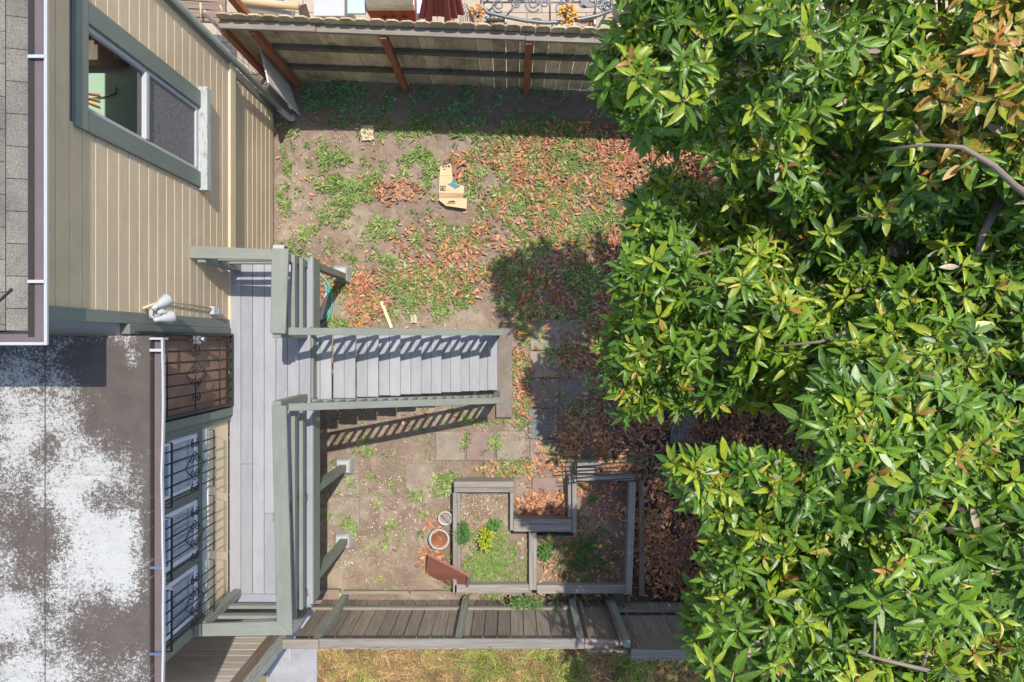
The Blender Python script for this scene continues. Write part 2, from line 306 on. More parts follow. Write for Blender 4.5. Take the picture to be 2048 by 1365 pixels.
# ------------------------------------------------------------------ instanced foliage meshes
def leaf_template(wd=.34, curl=.22, fold=.25, rows=(.28, .58, .82)):
    v = [(0, 0, 0)]; uv = [(0, 0, 0)]; f = []
    for t in rows:
        hw = wd/2*math.sin(math.pi*t**.85)**.8; z = -curl*t*t
        v += [(t, -hw, z+fold*hw), (t, 0, z), (t, hw, z+fold*hw)]; uv += [(1, t, 0), (0, t, 0), (1, t, 0)]
    v.append((1, 0, -curl)); uv.append((0, 1, 0)); n = len(rows)
    f += [(0, 1, 2), (0, 2, 3)]
    for i in range(n-1):
        a = 1+3*i; f += [(a, a+3, a+4, a+1), (a+1, a+4, a+5, a+2)]
    a = 1+3*(n-1); f += [(a, a+3, a+1), (a+1, a+3, a+2)]
    return np.array(v, float), np.array(uv, float), f
def inst_mesh(name, tmpl, org, X, Z, scale, cols, mat, widths=None, parent=None, curls=None):
    """X: leaf direction, Z: leaf normal (N,3)"""
    tv, tuv, tf = tmpl; X = X/np.linalg.norm(X, axis=1, keepdims=True); Y = np.cross(Z, X); Y /= np.linalg.norm(Y, axis=1, keepdims=True)+1e-9; Z = np.cross(X, Y)
    n = len(org); k = len(tv); wd = np.ones(n) if widths is None else widths; cu = np.ones(n) if curls is None else curls
    V = org[:, None, :]+scale[:, None, None]*(tv[None, :, 0:1]*X[:, None, :]+(tv[None, :, 1:2]*wd[:, None, None])*Y[:, None, :]+(tv[None, :, 2:3]*cu[:, None, None])*Z[:, None, :])
    V = V.reshape(-1, 3); lo = np.array(wloc(parent)) if parent else np.zeros(3)
    if not parent: lo = V.mean(0); lo[2] = V[:, 2].min()
    V = V-lo
    loops1 = np.array([i for f in tf for i in f]); tot1 = np.array([len(f) for f in tf])
    loops = (loops1[None, :]+(np.arange(n)*k)[:, None]).ravel(); tot = np.tile(tot1, n); start = np.concatenate([[0], np.cumsum(tot)[:-1]])
    me = bpy.data.meshes.new(name); me.vertices.add(len(V)); me.vertices.foreach_set('co', V.ravel().astype(np.float32))
    me.loops.add(len(loops)); me.loops.foreach_set('vertex_index', loops.astype(np.int32))
    me.polygons.add(len(tot)); me.polygons.foreach_set('loop_start', start.astype(np.int32)); me.polygons.foreach_set('loop_total', tot.astype(np.int32))
    me.polygons.foreach_set('use_smooth', np.ones(len(tot), bool))
    a = me.attributes.new('lc', 'FLOAT_COLOR', 'POINT'); C = np.repeat(np.concatenate([cols, np.ones((n, 1))], 1), k, axis=0); a.data.foreach_set('color', C.ravel().astype(np.float32))
    a = me.attributes.new('luv', 'FLOAT_VECTOR', 'POINT'); a.data.foreach_set('vector', np.tile(tuv, (n, 1)).ravel().astype(np.float32))
    me.materials.append(mat); me.update(calc_edges=True); me.validate()
    o = bpy.data.objects.new(name, me); link(o)
    if parent: o.parent = parent
    else: o.location = lo
    return o
# value noise on the plane
_g = rng.random((256, 256))
def vn(x, y):
    xi = np.floor(x).astype(int); yi = np.floor(y).astype(int); fx = x-xi; fy = y-yi; fx = fx*fx*(3-2*fx); fy = fy*fy*(3-2*fy)
    g = lambda a, b: _g[a % 256, b % 256]
    return (g(xi, yi)*(1-fx)+g(xi+1, yi)*fx)*(1-fy)+(g(xi, yi+1)*(1-fx)+g(xi+1, yi+1)*fx)*fy
def fbm(x, y, o=4):
    s = 0; a = .5; t = 0
    for i in range(o): s += a*vn(x*2**i+i*17, y*2**i+i*31); t += a; a *= .55
    return s/t
def gz(X, Y): return (fbm(X*1.1, Y*1.1, 4)-.5)*.05+(fbm(X*7, Y*7, 2)-.5)*.012
# ================================================================== SETTING
def ground_sheet(name, x0, x1, y0, y1, step, mat, z=0., bumpy=True):
    xs = np.arange(x0, x1+1e-6, step); ys = np.arange(y0, y1+1e-6, step); X, Y = np.meshgrid(xs, ys); Z = gz(X, Y)+z if bumpy else X*0+z
    V = np.stack([X, Y, Z], -1).reshape(-1, 3); nx = len(xs); ny = len(ys)
    me = bpy.data.meshes.new(name); fs = [(j*nx+i, j*nx+i+1, (j+1)*nx+i+1, (j+1)*nx+i) for j in range(ny-1) for i in range(nx-1)]
    me.from_pydata(V.tolist(), [], fs); me.materials.append(mat); me.polygons.foreach_set('use_smooth', [True]*len(fs)); o = link(bpy.data.objects.new(name, me)); o['kind'] = 'structure'; return o
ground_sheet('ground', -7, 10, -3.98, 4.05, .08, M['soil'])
o = MB().box(-60, 60, -60, 60, -.5, -.12).build('outer_ground', M['lawnsoil']); o['kind'] = 'structure'
ground_sheet('neighbour_lawn', -12, 14, -14, -3.96, .12, M['lawnsoil'], -.03)
o = MB().box(-10, 14, 4.03, 14, -.06, .012).build('neighbour_patio', M['tile']); o['kind'] = 'structure'
o = MB().box(-3.7, -2.93, -6.5, -4.02, -.05, .045).build('concrete_path', M['slab'], bevel=.01); o['kind'] = 'structure'
# ================================================================== HOUSE
XW = -3.45
house = thing('house', (-5.5, 0, 0), 'tan lap sided house with grey shingle roof and a lower flat roofed wing', 'house')
b = MB(); z = 2.0; zc = 1.97
while z < 5.3:                                       # upper siding, boards run along Y
    def sb(y0, y1, z=z): b.hexa((XW-.012, (y0+y1)/2, z+.0805), ((.012, 0, .0), (0, (y1-y0)/2, 0), (0.0015, 0, .0805)))
    top = z+.16
    if top < 2.66 or z > 4.92: sb(.26, 3.38)
    else: sb(.26, 1.72); sb(2.72, 3.38)
    z += .1655
b.build('siding', M['siding'], house, .0025)
b = MB(); z = 0.12
while z < 1.8:
    b.hexa((-3.572, .15, z+.0795), ((.012, 0, 0), (0, 3.24, 0), (.0018, 0, .0795))); z += .1655
b.build('lower_siding', M['siding'], house, .005)
b = MB(); b.box(-3.47, XW+.025, .2, 3.40, 1.83, 1.995); b.build('band_board', M['cream'], house, .006)
b = MB(); b.box(-7, -3.59, -3.1, 3.36, -.05, 2.0); b.box(-7, -3.478, .2, 1.80, 2.0, 5.3); b.box(-3.53, -3.478, 2.62, 3.36, 2.0, 5.3); b.box(-7, -3.53, 3.31, 3.36, 2.0, 4.9)  # end wall kept low so sunlight reaches the room
b.box(-3.53, -3.478, 1.80, 2.62, 4.86, 5.3); b.box(-3.53, -3.478, 1.80, 2.62, 2.0, 2.78); b.box(-7, -5.3, 1.80, 3.31, 2.0, 5.3)
b.box(-7, -3.478, -3.12, -.95, 2.0, 4.25); b.box(-7, -3.50, -.95, .2, 2.0, 4.25); b.build('wall_core', plain('inner_wall', (.5, .45, .38), .9), house)
b = MB(); b.box(-5.29, -3.54, 1.81, 3.30, 3.50, 3.52); b.build('room_floor', plain('pale_green_paint', (.42, .56, .44), .6), house)
b = MB(); b.box(-4.9, -4.3, 1.85, 3.2, 3.525, 4.0); b.box(-4.25, -3.8, 2.72, 3.2, 3.525, 3.7); b.build('room_shelf', M['brownwood'], house)
b = MB()
for k in range(3): b.bar((-4.24, 2.38+.04*k, 3.54), (-4.08, 2.32+.06*k, 3.55), .011, .011)
b.build('room_clutter', plain('orange_plastic', (.8, .2, .03), .4), house)
b = MB(); b.tube([(-4.2, 2.40, 3.54), (-4.0, 2.42, 3.54), (-3.92, 2.45, 3.55), (-3.91, 2.51, 3.55)], .006); b.build('room_cord', M['iron'], house)
# corner boards and downspout at the far corner
b = MB(); b.box(-3.53, XW+.03, 3.385, 3.50, 1.999, 5.35); b.box(-3.60, -3.545, 3.39, 3.50, .0, 1.999); b.box(-3.70, -3.605, 3.40, 3.47, 0, 5.3); b.build('corner_board', M['sage'], house, .005)
b = MB(); b.tube([(-3.40, 3.43, 5.3), (-3.40, 3.43, .42), (-3.40, 3.41, .22), (-3.35, 3.36, .10)], .04, 8); b.build('downspout', M['sage'], house)
b = MB(); b.tube([(-3.40, 3.40, .32), (-3.38, 3.38, .18), (-3.31, 3.33, .10), (-3.25, 3.33, .12)], .048, 12); b.build('downspout_elbow', M['offwhite'], house)
b = MB(); b.tube([P(447, 98, 8.2), P(455, 104, 8.3), P(461, 118, 8.3)], .03, 8); b.build('vent_pipe', M['white'], house)
# sash window
win = bpy.data.objects.new('window', None); link(win); win.parent = house
def wbox(name, x0, x1, y0, y1, z0, z1, mat, bev=.004): return MB().box(x0, x1, y0, y1, z0, z1).build(name, mat, win, bev)
wbox('trim_board', -3.46, -3.415, 1.69, 2.75, 4.79, 4.94, M['sage_dark'])
wbox('trim_board', -3.46, -3.418, 2.57, 2.75, 2.80, 4.788, M['sage_dark']); wbox('trim_board', -3.46, -3.418, 1.69, 1.86, 2.80, 4.788, M['sage_dark'])
wbox('sill', -3.47, -3.35, 1.66, 2.80, 2.70, 2.797, M['offwhite'])
b = MB()
for (y0, y1) in ((1.862, 1.90), (2.53, 2.568)): b.box(-3.50, -3.445, y0, y1, 2.80, 4.788)
b.box(-3.50, -3.445, 1.90, 2.53, 4.75, 4.788); b.box(-3.50, -3.445, 1.90, 2.53, 2.80, 2.85); b.box(-3.495, -3.435, 1.90, 2.53, 3.83, 3.885); b.build('sash_frame', M['white'], win, .003)
b = MB(); b.add([(-3.48, 1.9, 3.885), (-3.48, 2.53, 3.885), (-3.48, 2.53, 4.75), (-3.48, 1.9, 4.75)], [(0, 1, 2, 3)]); b.build('glass_pane', M['glass'], win)
b = MB(); b.box(-3.470, -3.466, 1.9, 2.53, 2.85, 3.83); b.build('insect_screen', M['screen'], win)
# corner board between house and wing
b = MB(); b.box(-3.50, XW+.02, .155, .262, 2.0, 5.3); b.box(-3.50, XW+.035, .06, .155, 2.0, 4.20); b.build('trim_board', M['sage_dark'], house, .005)
# main roof, gutter
roof = MB()
def rz(X): return 5.44+(-3.44-X)*.2956
for (xa, xb, ya, yb) in ((-3.44, -3.62, .075, 4.0), (-3.62, -4.25, .075, 2.6), (-3.62, -4.25, 3.75, 4.0), (-4.25, -7.5, .075, 4.0)):  # pieces leave an unseen opening, added to let sun into the room
    roof.prism([(xa, ya, rz(xa)), (xb, ya, rz(xb)), (xb, yb, rz(xb)), (xa, yb, rz(xa))], (0, 0, -.05))
roof = roof.build('roof', M['shingle'], house)
b = MB(); b.box(-3.6, -3.43, .06, 3.9, 5.30, 5.36); b.build('soffit', M['cream'], roof)
b = MB(); b.box(-3.438, -3.311, -.009, 3.95, 5.437, 5.4495); b.box(-7.5, -3.438, -.009, .073, 5.437, 5.4495); b.build('gutter_bed', M['mauve'], roof)
b = MB(); b.box(-3.312, -3.290, -.03, 3.95, 5.45, 5.475); b.box(-7.5, -3.312, -.03, -.008, 5.45, 5.475); b.build('gutter', M['white'], roof, .004)
b = MB(); b.box(-3.436, -3.392, .03, 3.95, 5.4505, 5.4545); b.box(-7.5, -3.437, .052, .071, 5.4505, 5.4545); b.build('dark_strip', M['dark'], roof)  # thin dark strip laid over the inner side of the gutter bed
for yy in (2.0, .41, 3.4):
    b = MB(); b.box(-3.42, -3.30, yy, yy+.022, 5.47, 5.482); b.build('gutter_strap', M['white'], roof)
b = MB(); b.bar((-3.62, .27, 5.50), (-3.53, .37, 5.482), .012, .012); b.build('roof_twig', M['dark'], roof)
# flat roof wing
zr = H-5.93
b = MB(); b.box(-7, -3.15, -4.2, .045, zr-.12, zr); flat = b.build('flat_roof', M['peel'], house, .012)
b = MB(); b.box(-3.148, -3.128, -4.2, .03, zr-.17, zr-.10); b.build('dark_strip', M['dark'], flat)  # dark strip standing in for the shadow gap behind the gutter bed
b = MB()
for i in range(14): b.bar((-3.100, .03-.3*i, zr-.07), (-3.100, .03-.3*(i+1), zr-.07), .075, .015, (0, 0, 1), .5)
b.build('gutter_bed', M['mauve'], flat)
pts = []; b = MB()
for i in range(15):
    wob = .010*math.sin(i*.9)+(.012 if 4 < i < 8 else 0); pts.append((-3.040+wob, .03-.3*i, zr-.01))
for i in range(14): b.bar(pts[i], pts[i+1], .016, .03, (0, 0, 1), .5)
b.box(-3.15, -3.035, .012, .03, zr-.1, zr-.0); b.build('gutter', M['white'], flat)
for yy in (-1.97, -2.72, -.08):
    b = MB(); b.box(-3.15, -3.035, yy-.012, yy+.012, zr-.012, zr-.002); b.build('gutter_strap', M['steel'] if yy < -.5 else M['white'], flat)
# wing wall face
b = MB(); b.box(-3.478, XW, -3.05, -.96, 2.0, 2.72); b.build('wall', M['stucco'], house, .004)
b = MB(); b.box(-3.47, XW+.03, -.965, -.80, 2.0, 4.2); b.box(-3.46, XW+.055, -.90, -.80, 2.0, 4.2); b.build('door_trim', M['sage_dark'], house, .005)
b = MB(); b.box(-3.52, XW+.04, -3.17, -3.05, 2.0, 4.2); b.build('corner_board', M['sage'], house, .005)
door = MB().box(-3.49, -3.462, -.80, .06, 2.02, 4.15).build('door', plain('brown_door', (.34, .20, .13), .6, n=.5, scale=6), house, .004)
# security gate in front of the door
def bars(mb, x, y0, y1, z0, z1, ny, zs, r=.008):
    for i in range(ny):
        y = y0+(y1-y0)*(i+.5)/ny; mb.tube([(x, y, z0), (x, y, z1)], r, 6)
    for zz in zs: mb.tube([(x+.012, y0, zz), (x+.012, y1, zz)], r*.9, 6)
def spiral(x, cy, cz, r, turns, a0, sgn=1, n=22):
    out = []
    for i in range(n):
        t = i/(n-1); a = a0+sgn*turns*2*math.pi*t; rr = r*(1-.82*t); out.append((x, cy+rr*math.cos(a), cz+rr*math.sin(a)))
    return out
def scrollwork(mb, x, cy, cz, s):
    for sy in (-1, 1):
        for sz in (-1, 1):
            mb.tube(spiral(x, cy+sy*s*.22, cz+sz*s*.13, s*.13, 1.3, math.pi/2 if sz > 0 else -math.pi/2, sy*sz), .006, 5)
    for a, c in (((0, .55), (.38, 0)), ((.38, 0), (0, -.55)), ((0, -.55), (-.38, 0)), ((-.38, 0), (0, .55))):
        mb.tube([(x, cy+a[0]*s, cz+a[1]*s), (x, cy+c[0]*s, cz+c[1]*s)], .005, 5)
    for sy in (-1, 1):
        mb.tube(spiral(x, cy+sy*s*.58, cz+s*.1, s*.12, 1.2, 0, 1), .007, 5); mb.tube(spiral(x, cy+sy*s*.58, cz-s*.1, s*.12, 1.2, 0, -1), .007, 5)
b = MB(); bars(b, -3.385, -.74, .07, 2.06, 4.1, 7, (2.42, 3.02, 3.62)); 
for y0 in (-.775, .06): b.box(-3.41, -3.375, y0, y0+.03, 2.03, 4.12)
b.box(-3.41, -3.375, -.745, .06, 2.03, 2.06); gate = b.build('security_gate', M['iron'], house)
b = MB(); scrollwork(b, -3.372, -.36, 3.0, .42); b.build('scrollwork', M['iron'], gate)
b = MB(); b.lathe((-3.375, .02, 2.98), (1, 0, 0), [(0, .012), (.03, .014), (.04, .026), (.06, .03), (.08, .022), (.088, 0.002)], 16); b.box(-3.376, -3.37, -.03, .055, 2.9, 3.08); b.build('door_knob', M['steel'], gate)
# three windows with baskets
wy = ((-.97, -1.64), (-1.70, -2.35), (-2.41, -3.04))
b = MB(); b.box(-3.478, XW+.015, -3.05, -.965, 2.722, 2.80); 
for yy in (-.967, -1.67, -2.38, -3.046): b.box(-3.478, XW+.02, yy-.035, yy+.035, 2.80, 4.2)
b.build('window_trim', M['sage_dark'], house, .004)
b = MB(); b.box(-3.46, XW+.075, -3.05, -.975, 2.675, 2.72); b.build('window_ledge', paint('ledge_paint', (.62, .62, .54), dirt=.3), house, .006)
for i, (y1, y0) in enumerate(wy):
    fr = MB()
    for q in ((y0+.035, y0+.085), (y1-.085, y1-.035)): fr.box(-3.476, XW-.004, q[0], q[1], 2.80, 4.15)
    for q in ((2.80, 2.88), (3.36, 3.42)): fr.box(-3.474, XW-.002, y0+.085, y1-.085, q[0], q[1])
    wf = fr.build('window', M['bright'], house, .003)
    MB().box(-3.474, -3.464, y0+.085, y1-.085, 2.88, 3.36).box(-3.476, -3.468, y0+.085, y1-.085, 3.42, 4.15).build('pane', M['pane'], wf)
    g = MB(); xg = XW+.13; yc = (y0+y1)/2
    for k in range(5):
        yb = y0+.05+(y1-y0-.1)*(k+.5)/5; g.tube([(xg, yb, 2.66), (xg, yb, 4.1)], .008, 6)
    g.tube([(XW+.01, y0+.02, 2.70), (xg, y0+.02, 2.70), (xg, y1-.02, 2.70), (XW+.01, y1-.02, 2.70)], .009, 6)
    g.tube([(XW+.01, y0+.02, 3.66), (xg+.01, y0+.02, 3.66), (xg+.01, y1-.02, 3.66), (XW+.01, y1-.02, 3.66)], .011, 6)
    gr_ = g.build('window_grille', M['iron'], house)
    g = MB(); scrollwork(g, xg+.004, yc, 3.16, .40); g.build('scrollwork', M['iron'], gr_)
# flood lights, junction box with conduit
fl = thing('flood_light', P(310, 628, 6.4), 'white twin bell flood light fixed on the green corner trim beside the flat roof', 'light')
b = MB(); b.lathe(P(300, 628, 6.42), (1, 0, -.3), [(-.01, .002), (0, .05), (.09, .05), (.10, .002)], 18); b.build('back_plate', M['white'], fl)
for (a, c) in (((308, 616, 6.3), (336, 599, 6.45)), ((312, 640, 6.3), (344, 633, 6.45))):
    p0 = P(*a); d = (P(*c)-p0); L = d.length
    b = MB(); b.lathe(p0, d, [(-.02, .002), (-.02, .018), (.03, .023), (L*.55, .044), (L*.95, .058), (L, .056), (L*.9, .05), (L*.5, .0)], 20); b.build('lamp_shade', M['white'], fl)
b = MB(); b.tube([P(318, 626, 6.3), P(326, 622, 6.4), P(330, 626, 6.35)], [.02, .028, .012], 8); b.tube([P(305, 618, 6.35), P(303, 632, 6.35), P(312, 640, 6.35)], .014, 8); b.build('lamp_arm', M['offwhite'], fl)
jb = thing('junction_box', P(434, 617, 7.85), 'small white outlet box on siding below the bell lights with tan conduit', 'electrical box')
q = P(434, 617, 7.85); b = MB(); b.box(XW+.003, XW+.06, q.y-.075, q.y+.02, q.z-.06, q.z+.08); b.build('box_body', M['white'], jb, .005)
b = MB(); b.box(XW+.06, XW+.085, q.y-.07, q.y+.015, q.z-.055, q.z+.0); b.build('box_cover', M['steel'], jb, .004)
b = MB(); b.tube([(XW+.03, q.y-.01, q.z+.08), (XW+.03, q.y+.02, 3.6), (XW+.02, P(340, 612, 6.3).y-.02, 3.95)], .011, 6); b.build('conduit', M['cream'], jb)
# ================================================================== DECK
deck = thing('deck', (-2.95, -1, 0), 'raised deck painted pale grey blue with sage green rail beside house', 'deck')
zd = 2.0-.01
b = MB(); x = -3.44
for i in range(7):
    w_ = .1365; xs_ = x+i*.1415
    if i in (1, 3): b.box(xs_, xs_+w_, -3.08, -1.2-.3*i, zd-.035, zd); b.box(xs_, xs_+w_, -1.197-.3*i, .985, zd-.035, zd)
    else: b.box(xs_, xs_+w_, -3.08, .985, zd-.035, zd+random.uniform(-.002, .002))
b.box(-3.44, -2.455, -3.225, -3.084, zd-.035, zd); b.build('decking', M['deck'], deck, .004)
b = MB(); b.box(-2.448, -2.418, .16, 1.02, 1.70, zd-.002); b.box(-2.448, -2.418, -3.2, -.70, 1.70, zd-.002)
b.box(-3.4, -2.45, -3.26, -3.23, 1.75, zd-.04); b.box(-3.4, -2.45, .99, 1.02, 1.75, zd-.04); b.box(-2.46, -2.43, -.70, .16, 1.74, zd-.04)
for yy in (-2.6, -1.9, -1.2, -.4, .4): b.box(-3.55, -2.46, yy, yy+.04, 1.78, zd-.04)
b.build('joist', M['sage_post'], deck, .004)
b = MB(); b.box(-2.455, -2.425, .17, 1.03, zd, zd+.012); b.box(-2.455, -2.425, -3.20, -.71, zd, zd+.012); b.build('rim_board', M['deck'], deck, .003)
ct = H-7.3
def board(name, pts, th, mat=M['sage'], par=deck, bev=.005, rnd=None):
    b = MB(); b.prism(pts, (0, 0, -th), rnd); return b.build(name, mat, par, bev)
def P4(l, D): return [P(x, y, D) for x, y in l]
board('rail_cap', P4([(543, 497), (577, 497.5), (570.5, 668), (540.5, 667)], 7.3), .04)
board('rail_cap', P4([(374.5, 491.5), (552, 499), (543, 520), (376, 516.5)], 7.302), .04)
board('rail_cap', P4([(543, 812), (572, 812), (584.5, 1271), (553, 1243)], 7.3), .04)
board('rail_cap', P4([(387, 1249), (553.5, 1243.5), (584, 1271), (387, 1274)], 7.301), .04)
for z0 in (2.56, 2.27):
    for (y0, y1) in ((.13, .97), (-3.13, -.72)):
        b = MB(); b.box(-2.48, -2.436, y0, y1, z0, z0+.085); b.build('rail', M['sage'], deck, .004)
    b = MB(); b.box(-3.42, -2.49, -3.12, -3.08, z0, z0+.085); b.build('rail', M['sage'], deck, .004)
    b = MB(); b.box(-3.42, -2.49, .90, .94, z0, z0+.085); b.build('rail', M['sage'], deck, .004)
for (x, y) in ((-2.53, .08), (-2.53, -.69), (-2.53, -3.06), (-2.53, -1.9), (-3.34, -3.06), (-3.34, .89), (-2.53, .93)):
    b = MB(); b.box(x-.045, x+.045, y-.045, y+.045, 1.75 if x > -3 else 1.99, ct-.04); b.build('rail_post', M['sage'], deck, .004)
for (x, y) in ((687, 553), (688, 936), (690, 1084)):
    p = G(x, y, .18); b = MB(); b.box(p.x-.055-.02, p.x+.035, p.y-.045, p.y+.045, .17, 1.74); b.build('support_post', M['sage_post'], deck, .004)
    b = MB(); b.box(-3.5, p.x-.06, p.y-.02, p.y+.02, 1.55, 1.74); b.build('joist', M['sage_post'], deck, .004)
for (x, y, lb, rot) in ((689, 550, 'painted concrete pier under the deck post nearest the hose', 0), (695, 930, 'chipped white concrete pier under the middle deck post', .0), (693, 1078, 'pale concrete pier under the deck post nearest the bottom fence', 0)):
    p = G(x, y, 0); pr = thing('concrete_pier', (p.x-.03, p.y, 0), lb, 'concrete pier', 'concrete piers under the deck posts')
    a = .155; t_ = .10; b = MB(); cx, cy = p.x-.03, p.y
    lo = [(cx-a, cy-a, -.03), (cx+a, cy-a, -.03), (cx+a, cy+a, -.03), (cx-a, cy+a, -.03)]; hi = [(cx-t_, cy-t_, .155), (cx+t_, cy-t_, .155), (cx+t_, cy+t_, .155), (cx-t_, cy+t_, .155)]
    b.add(lo+hi, [(4, 5, 6, 7), (0, 1, 5, 4), (1, 2, 6, 5), (2, 3, 7, 6), (3, 0, 4, 7)]); b.build('pier_block', M['pier'], pr, .012)
    b = MB(); b.box(cx-.085, cx+.085, cy-.085, cy+.085, .156, .172); b.build('post_base', M['white'], pr, .003)
# stairs
st = thing('stairs', (-1.2, -.3, 0), 'flight of open grey wooden steps with slatted sage handrails down to the yard', 'stairs')
for k in range(9):
    xf = -2.25+.254*k; zt = 1.8-.192*k
    b = MB()
    for j in range(2):
        x1 = xf-.141*j-.0015*j; b.hexa((x1-.0695, -.31+random.uniform(-.004, .004), zt-.02), ((.0695, 0, 0), (0, .415, 0), (random.uniform(-.0008, .0008), 0, .019)))
    b.build('tread', M['tread'], st, .004)
b = MB(); slope = .756
for y in (.085, -.70):
    b.prism([(-2.42, y, 1.56), (-.38, y, .05), (-.75, y, .05), (-2.42, y, 1.28)], (0, .04, 0))
b.build('stringer', M['sage_post'], st, .004)
def capz(X): return 2.9-slope*(X+2.42)
for (ya, yb, x0, x1, rail_side) in ((.105, .115, -2.43, -.127, 1), (-.720, -.795, -2.43, -.127, -1)):
    b = MB(); b.bar((x0, ya, capz(x0)-.02), (x1, yb, capz(x1)-.02), .082, .038); b.build('handrail', M['sage'], st, .005)
    def yat(X): return ya+(yb-ya)*(X-x0)/(x1-x0)
    b = MB(); b.bar((x0+.02, yat(x0), capz(x0)-.80), (x1-.12, yat(x1), capz(x1-.12)-.80), .038, .07); b.bar((x0+.02, yat(x0), capz(x0)-.07), (x1-.02, yat(x1), capz(x1)-.07), .036, .065); b.build('lower_rail', M['sage'], st, .004)
    n = 19; proto = None
    for i in range(n):
        X = x0+.13+i*.115; zc_ = capz(X)
        if proto is None:
            b = MB(); b.box(X-.019, X+.019, yat(X)-.016, yat(X)+.016, zc_-.80, zc_-.045); proto = b.build('baluster', M['sage'], st, .003); px0, py0, pz0 = X, yat(X), zc_
        else:
            c = proto.copy(); link(c); c.parent = st; c.location = (X-px0, yat(X)-py0, zc_-pz0)
    X = -.22; b = MB(); b.box(X-.043, X+.043, yat(X)-.043+.0, yat(X)+.043, .09, capz(X)-.04); b.build('newel_post', M['sage'], st, .004)
    b = MB(); b.bar((X-.5, yat(X), capz(X-.5)-.80), (X-.05, yat(X), .34), .035, .08); b.build('brace', M['sage'], st, .003)
# pad
b = MB(); b.box(G(992,0).x, G(1023,0).x+.01, G(0, 835).y, G(0, 656).y, -.05, .08); tag(b.build('landing_slab', M['pad'], bevel=.012), 'long concrete landing slab at the foot of the stairs', 'concrete slab')
# ================================================================== PAVERS
pav = [((1061, 640, 1121, 700), 'paver', 'sunny stepping stone just right of the orange leaf strip, top of the column'),
 ((1060, 703, 1118, 755), 'paver', 'pale stepping stone half in leaf shadow, second down the column'),
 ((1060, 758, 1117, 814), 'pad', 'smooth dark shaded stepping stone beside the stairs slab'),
 ((1057, 818, 1115, 877), 'paver_grey', 'speckled grey green stepping stone with spots of light'),
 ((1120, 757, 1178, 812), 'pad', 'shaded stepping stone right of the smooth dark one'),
 ((1120, 640, 1170, 690), 'paver', 'stepping stone hidden in weeds inside the round tree shadow'),
 ((872, 863, 929, 921), 'paver', 'square tan stepping stone, left end of the row below the stairs'),
 ((933, 863, 988, 921), 'paver_pink', 'pinkish stepping stone second in the row below the stairs'),
 ((994, 863, 1050, 921), 'paver', 'light speckled stepping stone third in the row below the stairs'),
 ((1060, 880, 1112, 932), 'paver', 'stepping stone at the right end of the row, corner in leaf shadow'),
 ((812, 927, 869, 984), 'paver', 'faint dusty stepping stone set level with the dirt above the flower pots'),
 ((658, 995, 719, 1052), 'paver', 'faint dusty stepping stone between two deck piers'),
 ((650, 588, 713, 644), 'paver', 'weed edged concrete stepping stone beside the coiled hose'),
 ((1340, 830, 1398, 888), 'paver_grey', 'stepping stone with light patches under the tree edge'),
 ((1064, 955, 1112, 1000), 'paver_pink', 'reddish stepping stone half buried in orange leaves above the planter notch'),
 ((662, 935, 719, 990), 'paver', 'dusty stepping stone against the middle deck pier')]
for (x0, y0, x1, y1), mt, lb in pav:
    a = G(x0, y1); c = G(x1, y0); cx = (a.x+c.x)/2; cy = (a.y+c.y)/2; an = random.uniform(-.02, .02); hx = (c.x-a.x)/2; hy = (c.y-a.y)/2
    b = MB(); zt = .022 if 'faint' in lb or 'dusty' in lb else random.uniform(.03, .045)
    b.hexa((cx, cy, zt-.03), ((hx*math.cos(an), hx*math.sin(an), random.uniform(-.003, .003)), (-hy*math.sin(an), hy*math.cos(an), random.uniform(-.003, .003)), (0, 0, .03)))
    tag(b.build('stepping_stone', M[mt], bevel=.008), lb, 'stepping stone', 'stepping stones in the yard')
# ================================================================== TOP FENCE
def fy(X): return 3.955-.0377*(X+3.61)
tf = thing('wooden_fence', (-.5, 3.83, 0), 'mossy scalloped picket fence with rust red posts and dark rails', 'fence')
b = MB(); X = -3.60
while X < 6.0:
    w_ = .185+random.uniform(-.004, .004); g_ = random.uniform(.003, .008); zt = 2.04+random.uniform(-.015, .015); x0, x1 = X, X+w_-g_; y = fy(X)
    c = .045; prof = [(x0, 0.02), (x1, .02), (x1, zt-.045), (x1-c*.5, zt-.02), (x1-c, zt), (x0+c, zt), (x0+c*.5, zt-.02), (x0, zt-.045)]
    b.prism([(px, y, pz) for px, pz in prof], (0, .02, 0)); X += w_
b.build('pickets', M['fence'], tf, .002)
def frail(x0, x1, zt, h, mat, th=.04, par=tf, nm='rail'):
    b = MB(); b.bar((x0, fy(x0)-th/2-.003, zt-h/2), (x1, fy(x1)-th/2-.003, zt-h/2), th, h); return b.build(nm, mat, par, .004)
frail(-3.60, -2.42, 1.905, .05, M['rail_light'], .10); frail(-2.415, .165, 1.885, .05, M['rail_light'], .095); frail(.17, 5.8, 1.88, .05, M['rail_light'], .10)
pst = [(-3.58, .07), (-3.22, .09), (-1.60, .085), (.21, .085), (2.4, .085), (4.4, .085)]
for i, (X, w_) in enumerate(pst):
    b = MB(); y = fy(X); b.box(X-w_/2, X+w_/2, y-.13, y-.045, 0, 1.83); b.build('fence_post', M['redwood'], tf, .004)
for i in range(len(pst)-1):
    x0 = pst[i][0]+pst[i][1]/2+.001; x1 = pst[i+1][0]-pst[i+1][1]/2-.001
    if i == 0: continue
    frail(x0, x1, 1.27, .09, M['rail_dark'], .05); frail(x0, x1, .62, .09, M['rail_dark'], .05)
